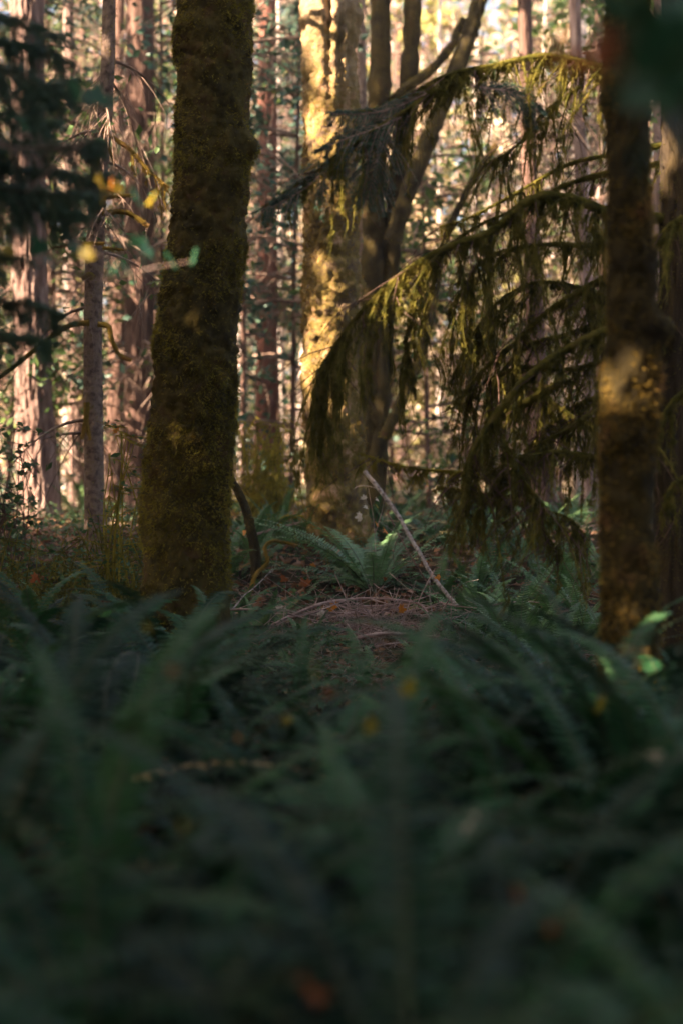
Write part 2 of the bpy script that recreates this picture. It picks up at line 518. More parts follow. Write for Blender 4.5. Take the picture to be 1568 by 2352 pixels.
tree('left', 'maple_tree', 'thick maple trunk wrapped in dark olive moss, the widest trunk, left of centre',
     [(0, 410, 580), (120, 408, 577), (300, 408, 572), (450, 400, 568), (600, 380, 556), (750, 364, 548), (900, 350, 538), (1050, 338, 526), (1200, 330, 520), (1330, 326, 522), (1420, 322, 524)],
     11.0, 'moss', 'moss_bark', nseg=84, dz=.028, ztop=15, flare=.5,
     bulges=[(345, -.25, .10, .085), (80, math.pi + .3, .12, .03), (130, math.pi, .05, .02), (560, -.1, .14, .03)],
     fuzz=(80000, .030, .0075, 'moss', 2.2), crown=(8.5, 15, 3.0, 900, .45), leaf='leaf_green')
tree('centre', 'maple_tree', 'sunlit maple trunk with golden moss patches rising behind the large fern',
     [(0, 695, 822), (150, 697, 820), (300, 699, 818), (450, 700, 819), (600, 699, 824), (700, 700, 829), (850, 697, 824), (1000, 700, 832), (1120, 707, 838), (1200, 712, 842), (1250, 712, 846)],
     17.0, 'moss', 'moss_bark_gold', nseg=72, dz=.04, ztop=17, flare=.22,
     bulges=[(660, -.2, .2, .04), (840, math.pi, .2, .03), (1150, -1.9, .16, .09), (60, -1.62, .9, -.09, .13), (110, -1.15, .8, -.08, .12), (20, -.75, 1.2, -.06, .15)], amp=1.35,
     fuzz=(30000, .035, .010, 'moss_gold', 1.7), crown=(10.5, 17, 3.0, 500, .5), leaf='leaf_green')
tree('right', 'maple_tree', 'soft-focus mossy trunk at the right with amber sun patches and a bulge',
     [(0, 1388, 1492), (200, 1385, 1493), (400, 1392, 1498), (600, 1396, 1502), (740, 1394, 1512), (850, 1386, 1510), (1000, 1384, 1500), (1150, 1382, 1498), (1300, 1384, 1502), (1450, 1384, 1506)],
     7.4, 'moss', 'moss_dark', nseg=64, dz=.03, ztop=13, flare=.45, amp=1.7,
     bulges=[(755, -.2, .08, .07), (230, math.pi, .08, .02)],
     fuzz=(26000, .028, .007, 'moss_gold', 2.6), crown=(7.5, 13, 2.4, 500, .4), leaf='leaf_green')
tree('hemlock', 'hemlock_tree', 'dark hemlock trunk at the right edge carrying the long moss-hung branches',
     [(0, 1522, 1600), (400, 1520, 1598), (800, 1512, 1596), (1150, 1506, 1598), (1400, 1500, 1600)],
     10.2, 'conifer', 'dark_bark', nseg=48, dz=.05, ztop=14, flare=.25, crown=(8.0, 14, 2.2, 500, .4),
     fuzz=(7000, .022, .007, 'hang_moss', 2.5))
tree('farleft', 'fir_tree', 'broad pinkish fir trunk with furrowed bark near the left edge',
     [(0, 26, 98), (300, 28, 100), (600, 30, 104), (900, 38, 116), (1050, 42, 124), (1160, 46, 134)],
     22.0, 'conifer', 'conifer_bark', nseg=72, dz=.07, ztop=20, flare=.15, amp=1.25, crown=(12.5, 20, 2.4, 160, .6))
tree('spruce', 'spruce_tree', 'slim grey spruce trunk with mossy stub branches left of the thick trunk',
     [(0, 236, 266), (150, 232, 264), (300, 222, 256), (450, 204, 244), (600, 196, 238), (750, 192, 234), (900, 192, 236), (1050, 194, 238), (1200, 194, 240)],
     15.0, 'smooth', 'grey_bark', nseg=40, dz=.04, ztop=13, flare=.15, amp=1.0, crown=(8, 13, 2, 700, .4), fuzz=(2500, .02, .008, 'moss', 2.0))
BG = 'conifer trunks standing in the sunny forest behind'
tree('b1', 'fir_tree', 'wide shadowed brown trunk behind the slim grey spruce, left of the thick mossy trunk',
     [(0, 292, 350), (400, 290, 354), (800, 288, 352), (1130, 284, 350)], 24.0, 'conifer', 'brown_bark', BG, nseg=40, dz=.1, ztop=20, crown=(12, 20, 2.4, 160, .6))
tree('b2', 'fir_tree', 'dark brown trunk low between the slim spruce and the thick mossy trunk',
     [(0, 262, 286), (600, 256, 290), (1120, 242, 292)], 27.0, 'conifer', 'brown_bark', BG, nseg=32, dz=.12, ztop=20, crown=(14, 20, 2.4, 160, .6))
tree('b3', 'fir_tree', 'thin rosy trunk just left of the slim grey spruce',
     [(0, 146, 168), (500, 152, 180), (800, 158, 190), (1140, 160, 196)], 27.0, 'conifer', 'conifer_bark', BG, nseg=32, dz=.12, ztop=20, crown=(14, 20, 2.4, 160, .6))
tree('b4', 'alder_tree', 'bright cream strip standing in for a light gap right of the broad fir',
     [(560, 146, 159), (900, 146, 162), (1150, 143, 160)], 36.0, 'smooth', 'pale_bark', BG, nseg=20, dz=.2, ztop=20)  # pale trunk added in place of a bright opening between trunks
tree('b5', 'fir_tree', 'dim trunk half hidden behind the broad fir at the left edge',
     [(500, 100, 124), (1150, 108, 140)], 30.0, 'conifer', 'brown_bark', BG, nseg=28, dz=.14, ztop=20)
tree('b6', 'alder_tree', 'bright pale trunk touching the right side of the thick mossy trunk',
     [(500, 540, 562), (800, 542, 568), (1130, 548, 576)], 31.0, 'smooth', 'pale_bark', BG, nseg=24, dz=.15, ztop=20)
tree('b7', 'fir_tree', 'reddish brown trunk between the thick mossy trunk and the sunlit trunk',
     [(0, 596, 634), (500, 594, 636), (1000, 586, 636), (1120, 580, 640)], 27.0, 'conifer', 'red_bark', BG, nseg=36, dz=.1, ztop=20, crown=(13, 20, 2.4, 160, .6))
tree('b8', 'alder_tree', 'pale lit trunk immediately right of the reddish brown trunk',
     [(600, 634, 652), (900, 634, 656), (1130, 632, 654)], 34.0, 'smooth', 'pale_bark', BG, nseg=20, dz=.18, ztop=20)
tree('b9', 'fir_tree', 'grey lavender trunk showing along the right side of the sunlit trunk',
     [(0, 816, 838), (600, 822, 850), (1100, 830, 872)], 26.0, 'smooth', 'grey_bark', BG, nseg=28, dz=.12, ztop=20, crown=(13, 20, 2.4, 160, .6))
tree('b10', 'fir_tree', 'lit pink trunk close to the left side of the soft-focus right trunk',
     [(350, 1318, 1346), (800, 1334, 1366), (1100, 1336, 1372), (1350, 1332, 1374)], 23.0, 'conifer', 'conifer_bark', BG, nseg=32, dz=.1, ztop=20, crown=(12, 20, 2.4, 160, .6))
tree('b11', 'fir_tree', 'brown leaning trunk low behind the hanging moss, above the right ferns',
     [(600, 1205, 1240), (1000, 1210, 1262), (1200, 1222, 1282), (1360, 1234, 1300)], 20.0, 'conifer', 'brown_bark', BG, nseg=36, dz=.08, ztop=18)
tree('b12', 'fir_tree', 'pink sunlit trunk behind the hanging moss, right of the split maple stems',
     [(0, 1190, 1222), (500, 1196, 1232), (900, 1206, 1242)], 33.0, 'conifer', 'conifer_bark', BG, nseg=28, dz=.15, ztop=20)
tree('b13', 'fir_tree', 'narrow shaded trunk in the gap between the two right-hand trunks',
     [(0, 1500, 1524), (800, 1498, 1520), (1300, 1496, 1520)], 24.0, 'conifer', 'conifer_bark', BG, nseg=28, dz=.12, ztop=18)

# ------------------------------------------------------------------ mossy branches
def px_r(w, d):
    return w / 2 * DS / FPX * d


def mossy_curve(path, d, w0, w1, K=40, seg=8, dj=0.0, lump=.5):
    path = np.array(path, float)
    dd = d if path.shape[1] == 2 else path[:, 2]
    C = spline(P(path[:, 0], path[:, 1], dd), K)
    R = np.linspace(px_r(w0, d), px_r(w1, d), K)
    R = R * (1 + lump * (fbm(C * 22, 3) * 2))
    if dj:
        C[:, 1] += dj * np.sin(np.linspace(0, 3, K))
    return C, R


def curve_fuzz(C, R, n, ln, wd):
    i = rng.integers(0, len(C) - 1, n); a = rng.random((n, 1))
    p = C[i] * (1 - a) + C[i + 1] * a
    T = nrm(C[i + 1] - C[i]); q = nrm(np.cross(T, unit(n)))
    return blades(p + q * R[i][:, None] * .8, nrm(q + .5 * unit(n) + np.array([0, 0, -.5])), ln * rng.uniform(.5, 1.6, n), wd)


def hanging(top, L, nf, spread, w=.007, fz=4, along=None):
    """tassels of moss: threads under each point, drawing together towards the tip, ragged with short side leaves"""
    n = len(top)
    idx = np.repeat(np.arange(n), nf); m = len(idx)
    ln = L[idx] * np.clip(rng.beta(1.6, 1.3, m) * 1.1, .15, 1)
    fat = rng.uniform(.5, 1.7, n)[idx][:, None]
    off = rng.normal(size=(m, 3)) * spread * fat * np.array([1, 1, .5])
    if along is not None:
        off += along[idx] * rng.normal(size=(m, 1)) * spread * fat
    off[:, 2] = -np.abs(off[:, 2]) * .6
    K = 7
    s = np.linspace(0, 1, K)
    rel = (ln / np.maximum(L[idx], .01))
    sway = rng.normal(size=(n, 3)) * np.array([.14, .14, 0])
    kink = rng.normal(size=(n, 3)) * np.array([.05, .05, 0])
    sw2 = rng.normal(size=(m, 3)) * np.array([.035, .035, 0])
    u = s[None] * rel[:, None]
    waist = 1 - .8 * u + .5 * np.sin(u * 7 + idx[:, None] * 1.7) * u * (1 - u)
    C = top[idx][:, None] + off[:, None] * waist[..., None]
    C = C + (sway * L[:, None])[idx][:, None] * (u ** 1.4)[..., None] + (kink * L[:, None])[idx][:, None] * np.sin(u * 6)[..., None]
    C = C + sw2[:, None] * np.sin(s * 5 + 1)[None, :, None] * ln[:, None, None]
    C[:, :, 2] -= ln[:, None] * s[None]
    Wd = w * rng.uniform(.4, 1.5, (m, 1)) * np.array([.3, .9, 1.1, 1.0, .8, .5, .08])[None] * rng.uniform(.5, 1.5, (m, K))
    side = nrm(unit(m) * np.array([1, 1, .2]))
    parts = [ribbons(C, Wd, side)]
    k = m * fz
    ii = rng.integers(0, m, k); jj = rng.integers(0, K - 1, k); a = rng.random((k, 1))
    p = C[ii, jj] * (1 - a) + C[ii, jj + 1] * a
    dr = nrm(unit(k) * np.array([1, 1, .5]) + np.array([0, 0, -.8]))
    parts.append(blades(p, dr, .028 * rng.uniform(.3, 1.6, k), .0075))
    return parts


HEM, HEMB, _ = TREES['hemlock']


def moss_branch(path, d, w0, w1, clumps, Lr, nf=26, short=0, twigs=0, spread=.02, dj=0.0, skip=0.0, lump=.5, parent=HEM, b=HEMB, fmat='hang_moss', fz=4, K=60, name='branch', range_=(0.0, 1.0)):
    C, R = mossy_curve(path, d, w0, w1, K, 8, dj, lump)
    br = obj(name, [tubes(C, R, 8)], M[fmat], parent, origin=b)
    parts = []
    length = np.linalg.norm(np.diff(C, axis=0), axis=1).sum()
    parts.append(curve_fuzz(C, R, int(length * 900), .02, .006))
    lo, hi = range_
    if clumps:
        # drooping side twigs carry most of the tassels
        clumps = int(clumps * .62)
        ns = max(4, int(clumps * .5))
        s = np.sort(rng.uniform(lo, hi, ns)) * (K - 1.001); i = s.astype(int)
        st = C[i]; T = nrm(C[i + 1] - C[i])
        dr = nrm(T * .5 + np.stack([rng.normal(size=ns) * .35, np.where(rng.random(ns) < .5, 1, -1) * rng.uniform(.3, 1, ns), -rng.uniform(.1, .9, ns)], -1))
        Ls = rng.uniform(.15, .55, ns) * min(1, Lr[1] / .5)
        q = np.linspace(0, 1, 8)
        S = st[:, None] + dr[:, None] * (Ls[:, None] * q)[..., None]
        S[:, :, 2] -= .55 * Ls[:, None] * q ** 2
        parts.append(tubes(S, np.linspace(.009, .004, 8)[None].repeat(ns, 0), 5))
        for k in range(ns):
            parts.append(curve_fuzz(S[k], np.full(8, .007), int(Ls[k] * 420), .024, .006))
        n1 = clumps // 2; n2 = clumps
        s = rng.uniform(lo, hi, n1) * (K - 1.001); i = s.astype(int); a = (s - i)[:, None]
        tp = np.vstack([C[i] * (1 - a) + C[i + 1] * a, S[rng.integers(0, ns, n2), rng.integers(1, 8, n2)]])
        al = np.vstack([nrm(C[i + 1] - C[i]), np.tile(np.array([[1.0, 0, 0]]), (n2, 1))])
        n3 = len(tp)
        big = .14 + 1.1 * rng.random(n3) ** 2.3
        L = Lr[1] * big * (.45 + .9 * np.clip(.5 + 2.4 * fbm(tp * np.array([3.2, 3.2, 0]) + w0, 2), 0, 1.2))
        parts += hanging(tp, np.maximum(L, .05), max(7, nf * 2 // 5), spread * .62, fz=fz + 3, along=al)
        n4 = clumps // 2                    # wispy single threads
        parts += hanging(S[rng.integers(0, ns, n4), rng.integers(2, 8, n4)], Lr[1] * rng.uniform(.3, 1.1, n4), 3, .01, w=.004, fz=2)
    if short:
        short = max(4, short // 2)
        s = rng.uniform(lo, hi, short) * (K - 1.001); i = s.astype(int); a = (s - i)[:, None]
        tp = C[i] * (1 - a) + C[i + 1] * a + rng.normal(size=(short, 3)) * np.array([.01, .03, .0]) - np.array([0, 0, .008])
        parts += hanging(tp, .05 + .22 * rng.random(short) ** 2, 9, .016, fz=6)
    if parts:
        obj('hanging_moss', parts, M[fmat], br, kind='stuff', smooth=False, origin=b)
    if twigs:
        s = rng.uniform(lo, hi, twigs) * (K - 1.001); i = s.astype(int)
        st = C[i]
        ln = rng.uniform(.2, .75, twigs)
        dr = nrm(unit(twigs) * np.array([1, 1, .35]) + np.array([-.25, 0, -.75]))
        q = np.linspace(0, 1, 6)[None, :, None]
        tw = st[:, None] + dr[:, None] * ln[:, None, None] * q + unit(twigs)[:, None] * (.12 * ln[:, None, None]) * np.sin(q * 4)
        tw[:, :, 2] -= .1 * ln[:, None] * q[..., 0] ** 2
        obj('twig', [tubes(tw, np.linspace(.0045, .0012, 6)[None].repeat(twigs, 0), 4)], M['brown_bark'], br, kind='stuff', origin=b)
    return br, C


def spray(C, n, ln, needles, nl, nw, droop=.25, flat=np.array([0, 0, 1.0]), lo=.15):
    """flat conifer sprays along a curve: side twigs with needles"""
    K = len(C)
    s = np.sort(rng.uniform(lo, 1, n)) * (K - 1.001); i = s.astype(int)
    st = C[i]; T = nrm(C[np.minimum(i + 1, K - 1)] - C[i])
    sd = nrm(np.cross(T, flat)) * np.where(rng.random((n, 1)) < .5, 1, -1)
    L = ln * (1.05 - .75 * s / K) * rng.uniform(.5, 1.2, n)
    dr = nrm(sd + T * .8 + rng.normal(size=(n, 3)) * .18)
    q = np.linspace(0, 1, 6)
    tw = st[:, None] + dr[:, None] * L[:, None, None] * q[None, :, None]
    tw[:, :, 2] -= droop * L[:, None] * (q ** 2)[None]
    parts = [tubes(tw, np.linspace(.004, .001, 6)[None].repeat(n, 0), 3) + (1,)]
    m = n * needles
    ii = np.repeat(np.arange(n), needles); u = rng.random(m) * 4.999; jj = u.astype(int); a = (u - jj)[:, None]
    p = tw[ii, jj] * (1 - a) + tw[ii, jj + 1] * a
    tt = nrm(tw[ii, jj + 1] - tw[ii, jj]); s2 = nrm(np.cross(tt, flat)) * np.where(rng.random((m, 1)) < .5, 1, -1)
    parts.append(blades(p, nrm(s2 + tt * .9 + rng.normal(size=(m, 3)) * .22), nl * rng.uniform(.6, 1.4, m), nw) + (0,))
    return parts


moss_branch([(1540, 165), (1380, 168), (1250, 150), (1130, 172), (1010, 198), (930, 238), (850, 262), (760, 264)], 10.3, 22, 6, 95, (.14, .62), 26, 110, 26, dj=-.25, range_=(.1, .86))
_, C = moss_branch([(1060, 185), (1000, 215), (930, 265), (840, 325), (760, 380), (690, 430), (600, 482)], 10.1, 12, 5, 34, (.08, .34), 18, 40, 10, dj=-.2)
hem_spr = [(C, 46, .42, 46)]
moss_branch([(1540, 372), (1390, 396), (1290, 425), (1200, 472), (1100, 515), (1000, 585)], 10.4, 17, 4, 24, (.08, .34), 16, 40, 12, dj=.1)
moss_branch([(1540, 330), (1390, 350), (1300, 372), (1180, 440), (1080, 495), (1010, 520)], 10.7, 13, 4, 20, (.06, .28), 16, 30, 10, dj=.2)
moss_branch([(1540, 505), (1390, 492), (1300, 465), (1210, 470), (1120, 545), (1020, 582), (930, 632), (860, 692), (795, 765), (740, 850), (728, 905)], 10.2, 26, 8, 150, (.22, .95), 34, 170, 30, dj=-.25, range_=(.06, 1.0))
moss_branch([(1540, 545), (1390, 560), (1250, 556), (1130, 582), (1070, 650), (1030, 720)], 10.5, 18, 5, 64, (.2, .8), 28, 60, 16, dj=.15)
moss_branch([(1540, 600), (1390, 640), (1260, 715), (1180, 790), (1110, 850), (1040, 930)], 10.3, 20, 6, 52, (.12, .52), 24, 50, 16)
moss_branch([(1540, 690), (1400, 735), (1300, 770), (1200, 800), (1120, 900)], 10.7, 16, 5, 46, (.12, .5), 22, 40, 16)
moss_branch([(1540, 740), (1390, 762), (1270, 822), (1190, 890), (1130, 965), (1080, 1050), (1060, 1130)], 10.0, 26, 12, 54, (.12, .5), 24, 50, 14)
moss_branch([(1300, 870), (1220, 920), (1150, 955), (1110, 1010), (1080, 1090), (1075, 1150)], 10.2, 22, 9, 34, (.12, .45), 22, 40, 10)
moss_branch([(1220, 890), (1300, 950), (1390, 1010), (1460, 1060)], 10.4, 14, 6, 30, (.12, .42), 20, 26, 10)
moss_branch([(1130, 960), (1190, 1090), (1240, 1200), (1290, 1285)], 10.3, 11, 3, 26, (.06, .25), 16, 24, 22)
moss_branch([(1100, 1090), (1000, 1082), (920, 1072), (820, 1042)], 10.2, 10, 3, 14, (.05, .2), 14, 24, 10, fmat='moss')
moss_branch([(1000, 1120), (1100, 1135), (1200, 1160), (1300, 1190), (1350, 1240)], 10.4, 11, 3, 34, (.08, .36), 18, 30, 22)
moss_branch([(1390, 1060), (1300, 1040), (1200, 1050), (1120, 1090), (1040, 1150)], 10.1, 13, 4, 42, (.12, .42), 20, 36, 18)
moss_branch([(1150, 1010), (1200, 1100), (1260, 1180), (1340, 1250)], 9.9, 9, 3, 22, (.08, .3), 16, 20, 16)
moss_branch([(1540, 860), (1450, 900), (1340, 925), (1240, 1000), (1180, 1080)], 10.6, 16, 6, 46, (.12, .45), 20, 36, 14)
moss_branch([(1400, 690), (1320, 660), (1230, 650), (1150, 690), (1090, 760)], 10.6, 14, 5, 60, (.12, .6), 24, 40, 14)
moss_branch([(1000, 600), (960, 660), (935, 760), (930, 850)], 10.2, 10, 6, 26, (.12, .5), 24, 20, 4)
moss_branch([(1390, 830), (1300, 850), (1200, 845), (1110, 880), (1060, 940)], 10.5, 12, 4, 46, (.12, .6), 22, 24, 14)
moss_branch([(1390, 930), (1310, 980), (1230, 1030), (1150, 1110), (1090, 1190)], 10.2, 12, 4, 40, (.12, .5), 20, 24, 18)
moss_branch([(1330, 200), (1250, 260), (1180, 340), (1110, 380)], 10.6, 9, 4, 34, (.12, .6), 20, 16, 16)
# right of the soft-focus trunk
moss_branch([(1568, 500), (1530, 525), (1505, 560)], 9.7, 16, 8, 12, (.1, .4), 22, 14, 6)
moss_branch([(1590, 890), (1545, 925), (1512, 985), (1505, 1060)], 9.7, 18, 8, 16, (.15, .5), 22, 20, 6)
moss_branch([(1590, 1090), (1545, 1120), (1520, 1190)], 9.6, 18, 8, 12, (.1, .35), 22, 14, 6)
# green sprays at the ends of the two upper branches
Cs = [spline(P([980, 900, 830, 760], [215, 250, 262, 262], 10.0), 30), spline(P([920, 850, 790, 735], [270, 300, 320, 350], 9.9), 24), spline(P([800, 740, 690, 600], [360, 400, 440, 490], 9.9), 30),
      spline(P([880, 860, 850, 835], [300, 380, 430, 470], 9.9), 20), spline(P([1100, 1180, 1240], [200, 215, 260], 9.9), 18)]
for q, C in enumerate(Cs):
    obj('green_spray', spray(C, 58, .30, 56, .028, .007, .5, flat=nrm(np.array([.15, -.8, .6])), lo=.0) + [tubes(C, np.linspace(.007, .002, len(C)), 5) + (1,)], [M['needle_bough'], M['twig']], HEM, kind='stuff', smooth=False, origin=HEMB)

# slim spruce: mossy limbs
SPR, SPRB, _ = TREES['spruce']
for pth, w0, w1, cl in [([(205, 742), (160, 748), (110, 780), (60, 820), (0, 866), (-70, 900)], 13, 9, 0), ([(225, 745), (250, 752), (257, 782), (275, 816), (302, 829)], 13, 7, 0),
                        ([(248, 280), (240, 310), (228, 345), (222, 385)], 12, 6, 0), ([(240, 318), (250, 340), (262, 378)], 9, 5, 0), ([(250, 310), (300, 345), (340, 390), (388, 432)], 10, 4, 10),
                        ([(235, 490), (290, 488), (342, 520)], 13, 10, 0), ([(235, 455), (280, 450), (312, 448)], 9, 6, 0), ([(200, 925), (197, 965), (188, 1010)], 13, 8, 0), ([(197, 965), (203, 990), (207, 1012)], 9, 6, 0),
                        ([(215, 640), (205, 632), (188, 640)], 16, 10, 0), ([(236, 570), (290, 575)], 8, 4, 0), ([(240, 560), (180, 560), (120, 570)], 8, 5, 0)]:
    moss_branch(pth, 14.8, w0, w1, cl, (.1, .3), 12, 0, 0, parent=SPR, b=SPRB, fmat='moss_gold', K=30, lump=.3)

# split maple behind the hanging moss
def stems(name, label, d, paths, bark, fuzz_n=2500):
    c0 = P(paths[0][0][-1][0], paths[0][0][-1][1], d)
    b = np.array([c0[0], d, float(gz(c0[0], d))])
    t = thing(name, label, 'tree', b)
    for pth, w0, w1 in paths:
        C, R = mossy_curve(pth, d, w0, w1, 70, 12, lump=.35)
        C[:, 1] += .25 * np.sin(np.linspace(0, 5, 70) + rng.random() * 6)
        s_ = obj('stem', [tubes(C, R, 14)], M[bark], t, origin=b)
        obj('moss', [curve_fuzz(C, R, fuzz_n, .035, .011)], M['moss'], s_, kind='stuff', smooth=False, origin=b)
    return t


stems('maple_tree', 'dark mossy maple splitting into several stems right of the sunlit trunk', 21.0,
      [([(873, -320), (872, 0), (872, 150), (865, 300), (858, 500), (852, 700), (848, 1000), (846, 1240)], 46, 56), ([(952, -320), (946, 0), (940, 150), (925, 300), (905, 480), (890, 700), (872, 950), (858, 1230)], 34, 50),
       ([(1070, 30), (1052, 60), (1040, 95), (985, 170), (930, 212), (880, 250)], 16, 24), ([(1180, -300), (1100, 0), (1065, 110), (1015, 240), (965, 370), (930, 460), (900, 560)], 36, 40), ([(1138, 335), (1085, 415), (1035, 515), (1012, 600), (970, 800), (880, 1010)], 14, 26)],
      'moss_dark')

# ------------------------------------------------------------------ the sunny forest behind
def bg_tree(x, d, r, leaf, label, group, name='forest_tree', boughs=26, tw=30, leaves=260, ls=.2, h=17.0, zmin=1.6, bark='conifer_bark', lean=None):
    b = np.array([x, d, float(gz(x, d))])
    t = thing(name, label, 'tree', b, group)
    ln = rng.normal() * .03 if lean is None else lean
    z = np.linspace(b[2] - .3, b[2] + h, 14)
    C = np.stack([x + ln * (z - b[2]) + .06 * fbm(np.stack([z, z * 0 + x, z * 0], -1), 2), np.full(14, d), z], -1)
    obj('trunk', [tubes(C, r * np.linspace(1.1, .35, 14), 12)], M[bark], t, origin=b)
    hz = rng.uniform(zmin, h * .95, boughs)
    L = rng.uniform(1.0, 3.4, boughs) * (1.1 - .6 * hz / h)
    an = rng.random(boughs) * 2 * np.pi
    q = np.linspace(0, 1, 7)
    st = np.stack([x + ln * hz, np.full(boughs, d), b[2] + hz], -1)
    B = st[:, None] + np.stack([np.cos(an), np.sin(an), 0 * an], -1)[:, None] * (L[:, None] * q)[..., None]
    B[:, :, 2] += L[:, None] * (.22 * q - .55 * q ** 2 * rng.uniform(.2, 1.3, (boughs, 1)))
    parts = [tubes(B, np.linspace(.03, .006, 7)[None].repeat(boughs, 0), 4) + (1,)]
    m = boughs * tw
    ii = np.repeat(np.arange(boughs), tw); u = rng.random(m) * 5.999; jj = u.astype(int); a = (u - jj)[:, None]
    p = B[ii, jj] * (1 - a) + B[ii, jj + 1] * a
    ln2 = rng.uniform(.2, .95, m)
    dr = nrm(unit(m) * np.array([1, 1, .6]) + np.array([0, 0, -.55]))
    q3 = np.linspace(0, 1, 3)
    Cw = p[:, None] + dr[:, None] * (ln2[:, None] * q3)[..., None]
    Cw[:, :, 2] -= .3 * ln2[:, None] * q3 ** 2
    parts.append(ribbons(Cw, np.full((m, 3), .022) * np.array([1, .9, .25]), unit(m)) + (1,))
    ii = rng.integers(0, m, leaves)
    cc = Cw[ii, rng.integers(0, 3, leaves)] + rng.normal(size=(leaves, 3)) * .15
    cc = cc[fbm(cc * 1.1 + 40, 2) > -.03]
    parts.append(cards(cc, ls, .4) + (0,))
    obj('crown', parts, [M[leaf], M['dead_twig']], t, smooth=False, origin=b)
    return t


# drooping dead lower limbs on the named background trunks
def dead_limbs(key, n, tw, z0, z1, Lr, mt='dead_twig', leaves=0, leaf='leaf_green', ls=.16):
    t, b, V = TREES[key]
    zz = V[:, :, 2].mean(1); xx = V[:, :, 0].mean(1)
    h = rng.uniform(z0, z1, n); x = np.interp(h, zz, xx)
    L = rng.uniform(Lr[0], Lr[1], n); an = rng.random(n) * 2 * np.pi
    q = np.linspace(0, 1, 7)
    B = np.stack([x, np.full(n, b[1]), h], -1)[:, None] + np.stack([np.cos(an), np.sin(an), 0 * an], -1)[:, None] * (L[:, None] * q)[..., None]
    B[:, :, 2] += L[:, None] * (.1 * q - .6 * q ** 2 * rng.uniform(.2, 1.4, (n, 1)))
    parts = [tubes(B, np.linspace(.022, .004, 7)[None].repeat(n, 0), 4)]
    m = n * tw
    ii = np.repeat(np.arange(n), tw); u = rng.random(m) * 5.999; jj = u.astype(int); a = (u - jj)[:, None]
    p = B[ii, jj] * (1 - a) + B[ii, jj + 1] * a
    ln2 = rng.uniform(.15, .8, m)
    dr = nrm(unit(m) * np.array([1, 1, .5]) + np.array([0, 0, -.8]))
    q3 = np.linspace(0, 1, 4)
    Cw = p[:, None] + dr[:, None] * (ln2[:, None] * q3)[..., None]
    Cw[:, :, 2] -= .35 * ln2[:, None] * q3 ** 2
    parts.append(ribbons(Cw, np.full((m, 4), .013) * np.array([1, .9, .7, .2]), unit(m)))
    obj('dead_limbs', parts, M[mt], t, kind='stuff', smooth=False, origin=b)
    if leaves:
        ii = rng.integers(0, m, leaves)
        obj('foliage', [cards(Cw[ii, rng.integers(0, 4, leaves)] + rng.normal(size=(leaves, 3)) * .1, ls, .4)], M[leaf], t, kind='stuff', smooth=False, origin=b)


dead_limbs('farleft', 10, 30, 3, 9, (.8, 2.2))
dead_limbs('b1', 26, 60, 2.2, 9, (.8, 2.4), leaves=160, leaf='leaf_green')
dead_limbs('b2', 20, 40, 2, 10, (.8, 2.2), leaves=200)
dead_limbs('b3', 20, 40, 3, 10, (.8, 2.2), leaves=160, leaf='leaf_yellow')
dead_limbs('b7', 26, 50, 2.5, 10, (.8, 2.4), leaves=700, leaf='needle_bough', ls=.2)
dead_limbs('b9', 16, 40, 3, 10, (.8, 2.2), leaves=60)
dead_limbs('b10', 18, 40, 3, 9, (.8, 2.0), leaves=100)
dead_limbs('b12', 24, 50, 3, 12, (1, 2.8), leaves=150, leaf='leaf_yellow')
dead_limbs('b13', 14, 40, 2, 9, (.6, 1.6), 'dead_twig', 200)
dead_limbs('spruce', 12, 22, 2.0, 6, (.4, 1.1), 'dead_twig', 60)

spec = []
for k in range(30):
    d = 32 + 26 * (k / 30.0) + rng.uniform(-1, 1)
    x = (rng.random() * 1.3 - .65) * d * 682 / FPX
    spec.append((x, d))
for x, d in spec:
    fx = x / (d * 341 / FPX)
    if fx < -.25:
        leaf = rng.choice(['leaf_green', 'leaf_pink', 'leaf_yellow', 'needle_bough'], p=[.28, .37, .15, .2])
    elif fx < .1:
        leaf = rng.choice(['leaf_green', 'needle_bough', 'leaf_yellow', 'leaf_pink'], p=[.3, .4, .1, .2])
    else:
        leaf = rng.choice(['leaf_pink', 'leaf_yellow', 'leaf_green'], p=[.5, .3, .2])
    side = 'left of the thick mossy trunk' if fx < -.42 else ('between the two big trunks' if fx < -.02 else 'right of the sunlit trunk')
    kind = {'leaf_green': 'green', 'leaf_pink': 'rosy brown', 'leaf_yellow': 'yellow green', 'needle_bough': 'dark needled'}[leaf]
    bg_tree(x, d, rng.uniform(.16, .30) if rng.random() < .45 else rng.uniform(.05, .13), leaf, 'blurred %s tree far back, %s' % (kind, side), 'blurred trees of the sunny forest', boughs=20, tw=14, leaves=int(rng.integers(900, 2200)), ls=.30, h=.36 * d + 1.5, bark=str(rng.choice(['conifer_bark', 'brown_bark', 'brown_bark'])))

